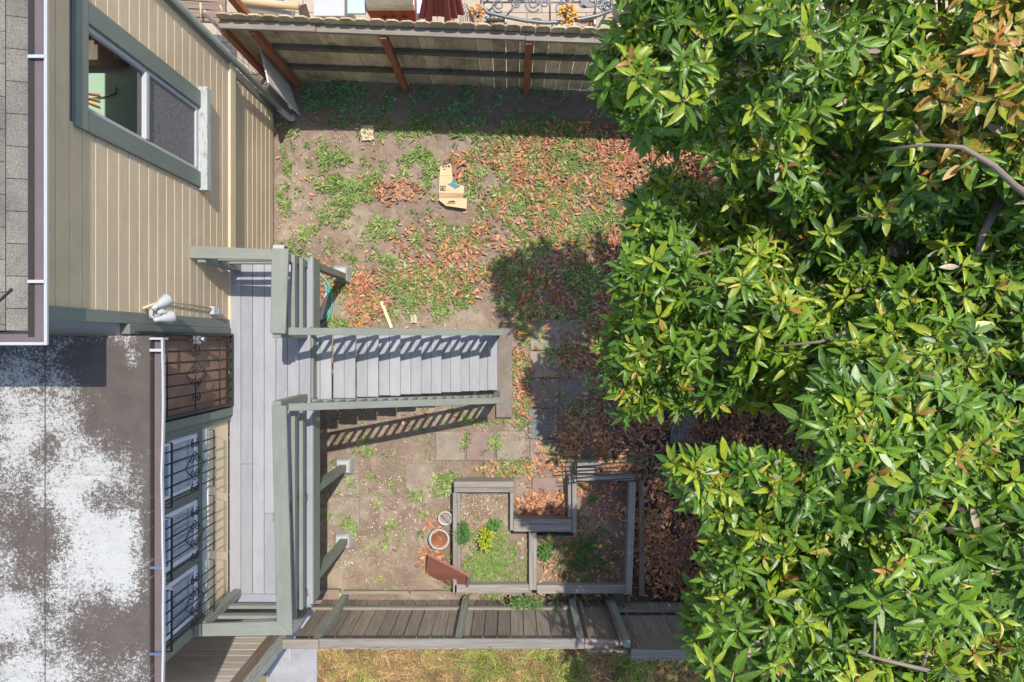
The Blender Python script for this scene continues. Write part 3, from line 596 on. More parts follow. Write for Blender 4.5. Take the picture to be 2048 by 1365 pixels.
# side gate panel of silver boards
g = thing('gate_panel', G(590, 190), 'weathered silver grey plank panel standing between fence and house corner', 'gate')
b = MB(); A = G(573, 150); B = G(601, 232); B.z = 0; 
ta = P(523, 99, 9.25); tb_ = P(540, 182, 9.0)
for k in range(4):
    t0, t1 = k/4, (k+1)/4-.012; p0 = A.lerp(B, t0); p1 = A.lerp(B, t1); q0 = ta.lerp(tb_, t0); q1 = ta.lerp(tb_, t1); q0 = Vector((p0.x-.01, p0.y, q0.z)); q1 = Vector((p1.x-.01, p1.y, q1.z))
    b.prism([p0, p1, q1, q0], (-.022, .0, 0))
b.build('panel_boards', M['silver'], g, .003)
b = MB(); b.bar(A.lerp(B, .02)+Vector((-.045, 0, .3)), A.lerp(B, .98)+Vector((-.045, 0, .3)), .04, .08); b.build('cross_rail', M['silver'], g, .003)
# side yard mesh fence and posts
g = thing('wire_mesh', (-3.68, 4.0, 0), 'rusty hexagonal chicken wire panel beside the house corner', 'wire mesh')
b = MB(); x0, y0, x1, y1 = -3.74, 3.52, -3.66, 3.96
for i in range(-14, 22):
    for s in (-1, 1):
        p = []
        for j in range(0, 13):
            z = .1+j*.14; t = i*.05+s*(j*.014+ (.012 if j % 2 else 0)) + (.0 if s > 0 else .35)
            if 0 <= t <= .46: p.append((x0+(x1-x0)*t/.46, y0+t, z))
        if len(p) > 1: b.tube(p, .0035, 3)
for j in range(14):
    z = .1+j*.13; b.tube([(x0, y0, z), (x1, y1, z)], .003, 3)
b.build('mesh_wire', plain('galvanised_wire', (.45, .44, .41), .5, .5), g)
b = MB(); b.tube([(-3.72, 3.98, 0), (-3.72, 3.98, 2.05)], .03, 10); b.build('steel_post', plain('rusty_pipe', (.36, .31, .28), .6, .4, n=.5), g)
# ================================================================== BOTTOM FENCE
bf = thing('picket_fence', (.0, -3.9, 0), 'low grey brown picket fence with scalloped tops dividing yard from the dry lawn', 'fence')
YB = -3.90
def seg(x0, x1, yoff, tilt, zt, name='pickets'):
    b = MB(); X = x0
    while X < x1-.05:
        w_ = .178+random.uniform(-.006, .006); g_ = random.uniform(.010, .019); a = X; c = min(X+w_-g_, x1); z1 = zt+random.uniform(-.01, .01); cc = .04
        prof = [(a, .0), (c, .0), (c, z1-.04), (c-cc*.5, z1-.015), (c-cc, z1), (a+cc, z1), (a+cc*.5, z1-.015), (a, z1-.04)]
        b.prism([(px, YB-yoff-tilt*pz/zt, pz) for px, pz in prof], (0, -.02, 0)); X += w_
    return b.build(name, M['gray'], bf, .002)
seg(-2.85, .92, 0, .0, 1.62); seg(.96, 1.46, .01, .03, 1.62); seg(1.5, 5.2, .04, .10, 1.62)
def brail(x0, x1, y0, y1, zt, h, th, mat, z2=None): b = MB(); b.bar((x0, y0, zt-h/2), (x1, y1, (z2 or zt)-h/2), th, h); b.build('rail', mat, bf, .004)
brail(-2.92, -2.46, YB+.045, YB+.045, 1.625, .04, .12, M['rail_light']); brail(-2.455, .92, YB+.045, YB+.045, 1.615, .04, .125, M['mossedge']); brail(.93, 1.44, YB+.03, YB-.03, 1.58, .05, .12, M['gray'], 1.5); brail(1.52, 5.2, YB-.08, YB-.1, 1.62, .04, .12, M['gray'])
for (x0, x1) in ((-3.0, -2.56), (-2.45, -.74), (-.64, .83)): brail(x0, x1, YB+.022, YB+.022, .42, .09, .04, M['rail_light'])
brail(1.5, 5.2, YB+.0, YB+.0, .45, .09, .04, M['gray'])
for X, w_, dy in ((-2.51, .09, 0), (-.69, .09, 0), (.88, .09, 0), (1.00, .04, 0), (1.40, .04, 0), (1.47, .09, -.02), (3.3, .09, -.05)):
    b = MB(); b.box(X-w_/2, X+w_/2, YB+.003+dy, YB+.093+dy, 0, 1.58); b.build('fence_post', M['graypost'] if w_ > .05 else M['brownwood'], bf, .004)
b = MB(); b.box(G(688, 0).x, G(820, 0).x, YB+.11, YB+.155, .0, .09); b.box(G(822, 0).x, G(905, 0).x, YB+.10, YB+.15, .0, .075); b.box(-3.0, G(683, 0).x, YB+.12, YB+.17, 0, .08); b.build('kick_board', M['rail_light'], bf, .004)
# tall plank wall
tw = thing('plank_wall', (-4, -3.98, 0), 'tall wall of bleached horizontal planks with brown end post under the flat roof', 'wall')
b = MB(); z = .1
while z < 3.0: b.box(-6.5, -3.26, -4.0, -3.975, z, z+.168); z += .176
b.build('planks', M['plankwall'], tw, .003)
b = MB(); b.box(-3.26, -3.13, -4.02, -3.93, 0, 3.0); b.build('end_post', M['brownwood'], tw, .005)
b = MB(); b.box(-3.128, -3.04, -4.05, -3.95, 0, 3.0); b.box(-3.038, -3.015, -4.06, -3.98, 0, 3.0); b.build('painted_trim', M['offwhite'], tw, .004)
b = MB(); b.box(-3.345, -3.33, -4.8, -4.05, .045, .055); b.build('edge_strip', M['white'], tw)
# ================================================================== RAISED BEDS
def tim(b, x0, y0, x1, y1, zt=.32, zb=-.05, dz=0):
    a = P(x0, y1, H-zt); c = P(x1, y0, H-zt); b.box(a.x, c.x, a.y, c.y, zb, zt+dz)
b1 = thing('planter_bed', G(985, 1080), 'sunny raised timber bed holding herbs and bright grass, left of the pair', 'planter')
def part_t(par, x0, y0, x1, y1, **k): b = MB(); tim(b, x0, y0, x1, y1, **k); b.build('timber', M['bed'], par, .006)
part_t(b1, 905.5, 986, 914, 1186); part_t(b1, 908, 963, 1027, 975, dz=.03); part_t(b1, 908, 975.5, 1027, 985.5); part_t(b1, 1020, 986, 1026.5, 1062)
part_t(b1, 914, 987, 921, 1180, zt=.25); part_t(b1, 909, 1170, 1057.5, 1186.5); part_t(b1, 1058, 1066, 1073.5, 1181)
b2 = thing('planter_bed', G(1165, 1090), 'shaded raised timber bed full of dead leaves and straggling grass, right of the pair', 'planter')
part_t(b2, 1027, 1039, 1144, 1048, dz=.015); part_t(b2, 1027, 1048.5, 1144, 1064); part_t(b2, 1144.5, 955, 1153.5, 1066, dz=.012); part_t(b2, 1136, 955, 1144, 1038, zt=.26)
part_t(b2, 1154, 952, 1270, 962); part_t(b2, 1074, 1171, 1262, 1188)
b = MB(); b.bar(P(1264, 963, 9.98)-Vector((0, 0, .1)), P(1256, 1187, 9.98)-Vector((0, 0, .1)), .095, .32); b.build('timber', M['bed'], b2, .006)
part_t(b2, 1154.5, 926, 1199, 934, zt=.36); part_t(b2, 1154.5, 937, 1196, 947, zt=.34)
bs = MB(); a = G(910, 1185); c = G(1062, 1062); bs.box(a.x+.03, c.x, a.y+.03, c.y, .0, .17); a = G(910, 1062); c = G(1021, 980); bs.box(a.x+.03, c.x, a.y+.0, c.y, .0, .17); sx_ = bs.build('bed_soil', M['soil'], b1)
bs = MB(); a = G(1070, 1185); c = G(1262, 1066); bs.box(a.x, c.x-.06, a.y+.05, c.y, .0, .15); a = G(1148, 1066); c = G(1262, 958); bs.box(a.x, c.x-.06, a.y, c.y, .0, .15); bs.build('bed_soil', M['soil'], b2)
b = MB(); a = G(1276, 1190); c = G(1287, 960); b.box(a.x, c.x, a.y, c.y, -.02, .07); tag(b.build('ground_timber', M['brownwood'], bevel=.006), 'dark half buried timber lying along the right side of the shaded bed', 'timber')
# wire trellis on the bed corner
tr = thing('wire_trellis', P(1230, 940, 9.85), 'dark green wire trellis lying across the top corner of the shaded bed', 'trellis')
b = MB()
for i, (ya, yb) in enumerate(((916, 903), (925, 912), (934, 920), (943, 930), (957, 940), (965, 952))): b.tube([P(1124+(i % 3)*5, ya+1, 9.84), P(1335, yb, 9.9)], .0065, 5)
for xa in (1141, 1148, 1300): b.tube([P(xa, 917, 9.83), P(xa+6, 966, 9.83)], .007, 5)
b.tube([P(1196, 936, 9.83), P(1220, 921, 9.83)], .006, 5); b.build('wire', plain('green_wire', (.03, .065, .05), .5, .2), tr)
# leaning red board
rb = MB(); z0, z1 = .04, .36
p = [P(850, 1147, H-.02), P(931, 1190, H-.02), P(937, 1153, H-.62), P(856, 1111, H-.42)]
nrm = (p[1]-p[0]).cross(p[3]-p[0]).normalized()*.03; rb.prism([p[0], p[1], p[2], p[3]], nrm if nrm.z < 0 else -nrm)
rb = rb.build('leaning_board', M['redboard'], bevel=.004); tag(rb, 'faded red board leaning across the lower left corner of the sunny bed', 'board')
b = MB(); u = (p[2]-p[1])*.5; n2 = nrm.normalized()*.012; b.hexa(p[1]+u+Vector((.012, .003, 0)), ((.018, .006, 0), u, n2*1.8)); b.build('end_batten', M['bed'], rb, .003); rb.children[0].location -= rb.location if False else Vector((0, 0, 0))
# pots
def pot(name, px, py, r, h, mat, label, cat='plant pot', nested=0, z=0.02):
    c = G(px, py, z); t = thing(name, c, label, cat)
    b = MB(); b.lathe(c, (0, 0, 1), [(0, r*.7), (h*.8, r*.95), (h*.8, r), (h, r), (h, r*.80), (h*.6, r*.76), (.03, r*.62), (.03, .002)], 32); b.build('pot_body', mat, t)
    return t, c
t, c = pot('flower_pot', 881, 1072, .155, .20, M['white_pile'], 'large cream rimmed pot with a nest of terracotta pots inside, by the sunny bed')
for k in range(5):
    rr = .115-.021*k; tt = MB(); o_ = Vector((.006*k, -.003*k, .075-.012*k)); tt.lathe(c+o_, (0, 0, 1), [(0, rr*.75), (.14-.01*k, rr), (.15-.01*k, rr), (.15-.01*k, rr-.008), (.12-.01*k, rr-.011), (.02, rr*.6), (.02, .001)], 28)
    ob = tt.build('nested_pot', M['terracotta']); tag(ob, 'terracotta pot, number in from the rim' if False else ['outermost', 'second outermost', 'middle', 'second smallest', 'smallest innermost'][k]+' terracotta pot nested inside the large cream pot', 'plant pot', 'nested terracotta pots')
b = MB(); b.box(c.x-.10, c.x-.0, c.y-.135, c.y-.085, .205, .212); b.build('plant_label', M['white'], t, .002)
t, c = pot('shallow_pot', 892, 1033, .108, .13, M['white'], 'small white rimmed pot with a trowel resting in it, touching the sunny bed')
b = MB(); b.lathe(c+Vector((0, 0, .07)), (0, 0, 1), [(0, .08), (.004, .001)], 20); b.build('potting_soil', M['paver'], t)
tw_ = thing('trowel', c+Vector((.02, -.02, .13)), 'small grey hand trowel resting in the little white pot', 'trowel')
b = MB(); b.bar(c+Vector((-.01, .01, .14)), c+Vector((.09, -.08, .16)), .022, .012); b.build('blade', M['steel'], tw_, .003); b = MB(); b.tube([c+Vector((-.06, .055, .12)), c+Vector((-.01, .01, .14))], .012, 8); b.build('handle', M['terracotta'], tw_)
# cardboard
cb = thing('cardboard_box', G(905, 370), 'flattened tan cardboard carton lying in the weeds with a teal diamond print', 'cardboard')
kraft = plain('kraft_card', (.64, .45, .25), .85, n=.2, scale=9); zc = .09
def card(pts, name, mat, th=-.008, par=cb): b = MB(); b.prism([G(x, y, z) for x, y, z in pts], (0, 0, th)); return b.build(name, mat, par)
card([(881, 333, .11), (902, 328, .10), (905, 351, .11), (879, 352, .12)], 'flap', kraft); card([(879, 352.5, .12), (905, 351.5, .11), (908, 366, .10), (928, 373, .09), (927, 388, .10), (877, 386, .11)], 'panel', kraft)
card([(877, 386.5, .11), (927, 388.5, .10), (926, 396, .05), (878, 395, .07)], 'panel', kraft); card([(878, 395.5, .07), (926, 396.5, .05), (934, 398, .09), (933, 418, .10), (892, 412, .09), (877, 400, .08)], 'flap', kraft)
teal = plain('teal_ink', (.05, .22, .26), .7); ink = plain('dark_ink', (.07, .08, .09), .8)
pr_ = [card([(895, 369, .118), (904, 365, .115), (921, 372, .112), (911, 378, .112)], 'print', teal, -.002), card([(905, 359, .120), (909, 358, .119), (913, 363, .117), (909, 365, .118), (904, 363, .12)], 'print', teal, -.002)]
b = MB()
for q in ((880, 372, 891, 373.2), (880, 380, 891, 381), (880, 373.2, 881, 380), (890, 373.2, 891, 380), (883, 375, 888, 376.5), (882, 377.5, 887, 378.8), (885, 332, 889, 334.5), (891, 331.5, 894, 334), (896, 331, 900, 334), (886, 338, 891, 339)):
    a = G(q[0], q[3], .124); c2 = G(q[2], q[1], .124); b.box(a.x, c2.x, a.y, c2.y, .113, .1235)
for k in range(7):
    a = G(897+2*k, 404.5, .1); b.box(a.x, a.x+.010, a.y, a.y+random.uniform(.014, .024), .088, .105)
for k in range(9):
    a = G(893.5+2.1*k, 407.6, .1); b.box(a.x, a.x+.008, a.y, a.y+random.uniform(.006, .014), .086, .104)
b.build('print', ink, cb)
# crumpled paper, stick, bits
def crumple(name, px, py, rx, ry, h, mat, label, cat):
    c = G(px, py, .03); b = MB(); n = 9; vs = []; fs = []
    for j in range(n):
        for i in range(n):
            u, v = i/(n-1)*2-1, j/(n-1)*2-1; e = 1-.25*random.random(); vs.append((c.x+u*rx*e, c.y+v*ry*e, c.z+h*random.random()*(1.2-abs(u*v))))
    for j in range(n-1):
        for i in range(n-1): a = j*n+i; fs.append((a, a+1, a+n+1, a+n))
    b.add(vs, fs); o = b.build(name, mat); mo = o.modifiers.new('thick', 'SOLIDIFY'); mo.thickness = .003; return tag(o, label, cat)
crumple('crumpled_paper', 735, 267, .11, .13, .06, plain('old_paper', (.62, .52, .33), .9, n=.3), 'crumpled tan sheet at the edge of the fence shadow', 'litter')
crumple('plastic_scrap', 828, 638, .06, .07, .05, plain('pale_plastic', (.62, .62, .40), .6, n=.3), 'pale yellow green scrap among weeds beside the stair rail', 'litter')
b = MB(); b.bar(G(763, 604, .05), G(783, 656, .06), .045, .018); o = b.build('painted_stick', paint('yellow_paint', (.75, .68, .36), wear=(.2, .17, .12), wearamt=.66), bevel=.002); tag(o, 'chipped pale yellow strip of wood lying in the dirt beside stair rail', 'wood strip')
b = MB(); a = G(550, 517, .25); b.box(-3.53, -3.36, 1.20, 1.42, .2, .24); b.box(-3.53, -3.36, 1.40, 1.42, .0, .2); o = b.build('utility_box', M['white'], bevel=.01); tag(o, 'white box low on the tan wall peeking past the top deck rail', 'utility box')
# rock
def rock(px, py, r, mat, label):
    c = G(px, py, 0); b = MB(); n = 10; prof = []
    vs = []; fs = []
    for j in range(5):
        for k in range(n):
            ph = j/4*math.pi*.5; a = 2*math.pi*k/n; rr = r*math.cos(ph)*random.uniform(.8, 1.1)+.001; vs.append((c.x+rr*math.cos(a), c.y+rr*math.sin(a)*.8, r*.7*math.sin(ph)))
    for j in range(4):
        for k in range(n): k2 = (k+1) % n; fs.append((j*n+k, j*n+k2, (j+1)*n+k2, (j+1)*n+k))
    b.add(vs, fs, smooth=True); return tag(b.build('rock', mat), label, 'rock')
rock(618, 508, .06, M['pier'], 'lone tan rock on the dirt beside the top deck corner')
for i, (x, y, mt, lb) in enumerate(((1038, 1081, 'pier', 'pale chunk of concrete at the right edge of the sunny bed'), (1041, 1090, 'terracotta', 'red brick fragment below the pale chunk in the bed'), (1044, 1100, 'paver_pink', 'brown rounded stone under the red fragment in the bed'), (1043, 1108, 'pier', 'small pale stone lowest in the bed stone group'))):
    o = rock(x, y, .045, M[mt], lb); o.location.z += .17; o['group'] = 'stones in the sunny bed'
# hose
hs = MB(); hp = []; c = G(640, 598, .06)
for i in range(110):
    a = i/110*2*math.pi*3.4; R_ = .27+.03*math.sin(a*.37+1)+.012*(i/30); cx = c.x-.08+.03*math.sin(i*.07); hp.append((cx+R_*math.cos(a)*.75, c.y+R_*math.sin(a)*1.15+.05*math.sin(a*.6), .03+.05*(i/110)+.02*math.sin(a*1.7)))
hs.tube(hp, .0125, 8); hose = hs.build('garden_hose', plain('turquoise_rubber', (.06, .42, .34), .4)); tag(hose, 'coiled turquoise garden hose on the ground under the top deck rail', 'hose')
b = MB(); b.bar(G(655, 588, .06), G(641, 640, .06), .05, .09); tag(b.build('timber_offcut', M['plankwall'], bevel=.005), 'short pale wood edging piece between the hose and stepping stone', 'timber')
# ================================================================== NEIGHBOUR PATIO THINGS
zt = H-9.56
cab = thing('patio_cabinet', P(658, 8, 9.3), 'white flat topped cabinet just behind the top fence', 'cabinet')
a = P(626, 34, 9.3); c = P(688, -30, 9.3); b = MB(); b.box(a.x, c.x, a.y+.02, c.y, .93, .98); b.build('cabinet_top', M['white'], cab, .006); b = MB(); b.box(a.x+.03, c.x-.03, a.y+.06, c.y-.03, .03, .93); b.build('cabinet_body', M['white'], cab, .004)
gr = thing('gas_grill', P(765, 5, 9.3), 'stainless gas grill with rusty red front beside a closed umbrella', 'grill')
a = P(728, 10, 9.25); c = P(828, 10, 9.25); yb = P(0, 10, 9.25).y
b = MB(); pr2 = []
for i in range(13):
    t = math.pi*i/12; pr2.append((.24*math.cos(t), .19*math.sin(t)))
vs = []; fs = []; yc = yb+.22
for X in (a.x+.02, c.x-.01):
    for (u, v) in pr2: vs.append((X, yc+u, .93+v))
for i in range(12): fs.append((i, i+1, 14+i-0, 13+i))
fs.append(tuple(range(12, -1, -1))); fs.append(tuple(range(13, 26))); b.add(vs, fs, smooth=False); lid = b.build('lid', plain('stainless', (.62, .60, .58), .28, .9, n=.3), gr)
b = MB(); b.prism([(a.x, yb-.02, .93), (c.x, yb-.02, .93), (c.x-.02, yb-.09, .66), (a.x+.06, yb-.09, .66)], (0, .45, 0)); b.build('firebox', plain('rusty_enamel', (.33, .075, .04), .4, .4, n=.5), gr, .006)
for X in (a.x+.2, a.x+.32, a.x+.48): 
    b = MB(); b.box(X, X+.06, yb-.085, yb-.06, .80, .815); b.box(X, X+.06, yb-.09, yb-.07, .77, .785); b.build('vent_slot', M['dark'], gr)
for (x0, x1) in ((a.x-.27, a.x-.01), (c.x+.01, c.x+.22)):
    b = MB(); b.box(x0, x1, yb-.05, yb+.4, .86, .90); b.build('side_shelf', plain('blue_steel', (.45, .52, .66), .3, .6), gr, .01)
b = MB(); b.box(a.x+.05, c.x-.05, yb, yb+.4, .03, .66); b.build('cart', plain('mauve_cart', (.20, .13, .14), .6), gr)
um = thing('patio_umbrella', P(865, 10, 9), 'closed maroon patio umbrella next to the grill', 'umbrella')
b = MB(); tip = P(872, -60, 8.6)
for k in range(7):
    p0 = tip+Vector((-.12+.05*k, -.05+.01*k, -.05)); x = 836+k*13; p1 = P(x, 38+8*math.sin(k*1.9), 9.45); b.prism([p0, p1, p1+Vector((.09, -.02, .02)), p0+Vector((.03, 0, .02))], (.02, .035, -.02))
b.build('canopy', plain('maroon_cloth', (.26, .075, .08), .8, n=.2), um, .006)
b = MB(); b.tube([P(893, -40, 8.9), P(907, 42, 9.5)], .014, 8); b.build('pole', M['white'], um)
# patio table
tb = thing('patio_table', P(1090, -10, 9.56), 'cast metal patio table with scrolled lattice top behind the fence', 'table')
gm = plain('grey_cast_metal', (.16, .165, .175), .4, .5)
rim = [P(x, y, 9.56) for x, y in ((962, -60), (964, 12), (975, 26), (1010, 34), (1050, 42), (1090, 46), (1130, 44), (1165, 38), (1195, 32), (1223, 22), (1224, -60))]
b = MB(); b.tube(rim, .026, 8); b.build('rim', gm, tb)
b = MB(); rs_ = np.random.default_rng(3)
for i in range(21):
    cx, cy = 985+i*11.4, rs_.uniform(-30, 22); R_ = rs_.uniform(9, 17); pts = []
    for k in range(26):
        t = k/25; aa = t*2*math.pi*1.5+i; rr = R_*(1-.75*t); pts.append(P(cx+rr*math.cos(aa), min(cy+rr*math.sin(aa), 33), 9.57))
    b.tube(pts, .014, 5)
for (x0, y0, x1, y1) in ((965, 10, 1010, -30), (975, 25, 1030, -30), (1223, 20, 1180, -30), (1215, 26, 1165, -30), (1190, 33, 1192, -30), (1210, 28, 1212, -30), (966, 5, 1220, 5), (1165, 12, 1222, 12), (1165, -2, 1222, -2), (1012, 33, 1040, 0), (1040, 0, 1075, -6), (1100, 44, 1100, -40)):
    b.tube([P(x0, y0, 9.57), P(x1, y1, 9.57)], .014, 5)
b.build('lattice', gm, tb)
for x in (975, 1205):
    b = MB(); b.tube([P(x, 20, 9.6), G(x+6, 30, .02)], .02, 6); b.build('leg', gm, tb)
tp = thing('table_tray', P(1175, 4, 9.52), 'small dark kidney shaped tray on the patio table', 'tray')
b = MB(); b.prism([P(x, y, 9.53) for x, y in ((1158, -2), (1168, -4), (1174, 3), (1188, 8), (1188, 14), (1176, 15), (1164, 9))], (0, 0, -.02)); b.build('tray_plate', plain('dark_tray', (.06, .06, .065), .4), tp)
for (cx, lb) in ((990, 'left white planter box of dried stalks behind the fence top'), (1168, 'right white planter box of pebbles beside the orange berry bush')):
    pb = thing('planter_box', P(cx, 44, 9.7), lb, 'planter', 'white planter boxes behind the fence')
    x0, x1 = cx-22, cx+24; a = P(x0, 60, 9.75); c = P(x1, 33, 9.75); b = MB(); h0, h1 = .25, .55
    b.box(a.x, c.x, c.y-.03, c.y, h0, h1); b.box(a.x, a.x+.03, a.y, c.y-.031, h0, h1); b.box(c.x-.03, c.x, a.y, c.y-.031, h0, h1); b.build('box_side', M['white'], pb, .003)
    b = MB(); b.box(a.x+.031, c.x-.031, a.y, c.y-.031, .26, .48); b.build('potting_soil', concrete('pebbles'+str(cx), (.22, .13, .09), (.42, .36, .3), .8), pb)
    for q in ():
        pass
for (cx, cy, n_, R_, lb, colr) in ((1136, 30, 95, .115, 'round bush of golden orange berries behind the fence', (.72, .38, .07)), (955, 26, 45, .10, 'sparse stalk of brown orange pods beside the scroll stand', (.62, .29, .10))):
    bb = thing('berry_bush', P(cx, cy, 9.5), lb, 'plant'); b = MB(); s_ = MB(); c0 = P(cx, cy, 9.5)
    for i in range(n_):
        v = Vector((random.gauss(0, 1), random.gauss(0, 1), abs(random.gauss(0, 1)))).normalized()*R_*random.uniform(.75, 1.1); p1 = c0+v; rr = random.uniform(.013, .021)
        b.lathe(p1-Vector((0, 0, rr)), v, [(0, .001), (rr*.5, rr*.86), (rr, rr), (rr*1.5, rr*.86), (rr*2, .001)], 8); s_.tube([c0-Vector((0, 0, .15)), p1], .003, 4)
    b.build('berries', plain('berry_skin'+str(cx), colr, .5, n=.5, scale=45), bb); s_.build('stems', M['brownwood'], bb)
sc_ = thing('scroll_stand', P(940, 25, 9.6), 'thin black wire scroll stand at the left of the patio table', 'stand'); b = MB()
for k in range(5):
    pts = [P(920+k*3.5+(22-k*2)*(1-math.cos(t/10*math.pi))/2*.9, 48-40*math.sin(t/10*math.pi)*(1-.13*k), 9.6+.02*k) for t in range(11)]; b.tube(pts, .005, 5)
b.build('wire_scrolls', M['iron'], sc_)
# debris pile
d = thing('bamboo_pole', P(545, 10, 9.2), 'thick tan bamboo pole lying across boards behind the fence', 'pole'); b = MB(); b.tube([P(470, 2, 9.2), P(597, 13, 9.15)], .05, 12); b.build('cane', M['bamboo'], d)
d = thing('white_board', P(530, 20, 9.3), 'narrow white painted board lying under the bamboo pole', 'board'); b = MB(); b.bar(P(478, 11, 9.3), P(582, 27, 9.25), .035, .03); b.build('plank', M['white'], d, .002)
d = thing('plywood_sheet', P(540, 20, 9.5), 'grey brown plywood sheet beneath the white board behind the fence', 'board'); b = MB(); b.prism([P(485, 12, 9.45), P(590, 22, 9.45), P(585, 50, 9.5), P(500, 38, 9.5)], (0, 0, -.02)); b.prism([P(596, 12, 9.5), P(612, 8, 9.5), P(622, 40, 9.7), P(600, 40, 9.7)], (0, 0, -.02)); b.build('sheet', M['gray'], d)
d = thing('blue_bin', P(530, -6, 9.4), 'bright blue plastic bin edge behind the bamboo pole', 'bin'); b = MB(); a = P(500, 1.5, 9.3); c = P(552, -25, 9.3); b.box(a.x, c.x, a.y, c.y, .6, .98); b.build('bin_body', plain('blue_plastic', (.03, .22, .62), .35), d, .01)
d = thing('lumber_stack', P(420, 12, 9.4), 'stack of dark brown lumber in the side yard behind the house corner', 'lumber'); b = MB()
for k in range(7): b.bar(P(350, -14+8*k, 9.5-.05*(k % 2)), P(452, -8+8*k, 9.5), .10, .06)
b.build('planks', M['brownwood'], d, .004)
b = MB(); b.tube([P(401, 6, 9.3), P(402, 36, 9.35)], .014, 6); b.build('stick', M['bamboo'], d); b = MB(); b.tube([P(440, 10, 9.3), P(447, 30, 9.35)], .012, 6); b.build('stick', M['bamboo'], d)
d = thing('diagonal_brace', P(465, 15, 8.6), 'rust red timber post rising behind the left end of the top fence', 'post'); b = MB(); p1 = P(490, 30, 8.6); b.bar(Vector((p1.x, p1.y+.02, 0)), Vector((p1.x, p1.y+.02, 2.35)), .09, .09, (0, 1, 0)); b.build('timber', M['redwood'], d, .004)
# ================================================================== LEAF LITTER, WEEDS, CHIPS
def blobs(px, py, lst):
    s = np.zeros_like(px)
    for (cx, cy, rx, ry, a) in lst: s = np.maximum(s, a*np.clip(1.6*(1-((px-cx)/rx)**2-((py-cy)/ry)**2), 0, 1))
    return s
def inr(px, py, x0, y0, x1, y1): return (px > x0) & (px < x1) & (py > y0) & (py < y1)
def topx(X, Y, z=0): return 1024+X/(H-z)*F, 682.5-Y/(H-z)*F
bedm = lambda px, py: inr(px, py, 905, 984, 1072, 1186) & ~inr(px, py, 1026, 900, 1200, 1064) | inr(px, py, 1026, 1064, 1265, 1186) | inr(px, py, 1145, 955, 1265, 1186)
# dead leaves
Lz = [(1300, 330, 170, 95, .9), (1230, 330, 60, 40, .5), (1130, 300, 160, 60, .45), (1110, 400, 150, 110, .5), (860, 490, 80, 60, .6), (900, 560, 140, 50, .5), (740, 590, 50, 60, .8), (718, 625, 30, 45, .9), (790, 385, 70, 30, .3), (970, 500, 110, 60, .55),
      (1060, 320, 120, 50, .45), (1044, 740, 20, 110, .8), (1120, 590, 120, 110, .42), (1180, 700, 70, 90, .55), (1090, 1010, 62, 34, 1.6), (1085, 930, 60, 28, .65), (875, 1045, 30, 14, .7), (868, 1115, 32, 30, .7), (1010, 940, 60, 20, .3), (640, 560, 50, 40, .9),
      (1230, 880, 130, 75, .95), (1330, 1060, 75, 140, 1.1), (1500, 880, 200, 90, .9), (1400, 350, 160, 120, 1.), (1700, 700, 700, 700, .5), (985, 325, 60, 30, .3), (930, 340, 60, 40, .25), (940, 1000, 40, 25, .3), (1010, 1080, 40, 50, .3), (860, 790, 0.1, .1, 0)]
n = 110000; px = rng.uniform(550, 1750, n); py = rng.uniform(235, 1195, n)
cl = fbm(px/42, py/42, 4); den = blobs(px, py, Lz)+np.where((px < 840) & (py > 840), .002, .010)
keep = rng.random(n) < np.clip(den*np.clip((cl-.28)*3, .16, 1.)*1.3, 0, 1)
keep &= ~(inr(px, py, 560, 500, 1025, 850) & inr(px, py, 985, 655, 1025, 835)) & (rng.random(n) < np.where(bedm(px, py), .0, 1))
px = px[keep]; py = py[keep]
m_ = 2600; bx = rng.uniform(1040, 1262, m_); by = rng.uniform(958, 1184, m_); kb = inr(bx, by, 1152, 958, 1262, 1184) | inr(bx, by, 1076, 1068, 1262, 1184); kb &= rng.random(m_) < np.where(by < 1060, .75, .40)*np.clip((fbm(bx/30, by/30)-.35)*5, .15, 1)
b3 = rng.uniform(915, 1056, 500); b4 = rng.uniform(990, 1180, 500); k3 = ~inr(b3, b4, 1018, 960, 1060, 1066) & (rng.random(500) < np.where(b4 < 1100, .14, .07))
PX = np.concatenate([px, bx[kb], b3[k3]]); PY = np.concatenate([py, by[kb], b4[k3]]); onbed = np.concatenate([np.zeros(len(px)), np.ones(kb.sum()), np.ones(k3.sum())])
X = (PX-1024)/F*H; Y = -(PY-682.5)/F*H; X = np.where(onbed > 0, X*.985, X); n = len(X); print('litter', n)
ang = rng.uniform(0, 2*np.pi, n); tl = rng.uniform(-.25, .25, n); D_ = np.stack([np.cos(ang), np.sin(ang), tl*.6], 1); Z_ = np.stack([rng.normal(0, .35, n), rng.normal(0, .35, n), np.ones(n)], 1)
zz = np.where(onbed > 0, .175, gz(X, Y)+.012+.03*rng.random(n)+np.clip(blobs(PX, PY, Lz)-.6, 0, 1)*.03)
O_ = np.stack([X, Y, zz+.012], 1)
base = np.array([[.54, .215, .13], [.62, .30, .19], [.44, .175, .105], [.54, .32, .21], [.34, .155, .10]])[rng.integers(0, 5, n)]*rng.uniform(.75, 1.2, (n, 1)); base = np.where((rng.random(n) < .04)[:, None], np.array([[.62, .33, .05]]), base)
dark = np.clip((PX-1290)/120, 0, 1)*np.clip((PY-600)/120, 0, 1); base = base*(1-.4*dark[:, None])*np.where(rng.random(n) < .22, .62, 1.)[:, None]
lit = inst_mesh('leaf_litter', leaf_template(.42, -.12, .55), O_, D_, Z_, rng.uniform(.04, .10, n), base, M['litter'], curls=rng.uniform(-1.5, 2., n)); tag(lit, 'scattered curled orange brown dead leaves over the yard', 'dead leaves', kind='stuff')
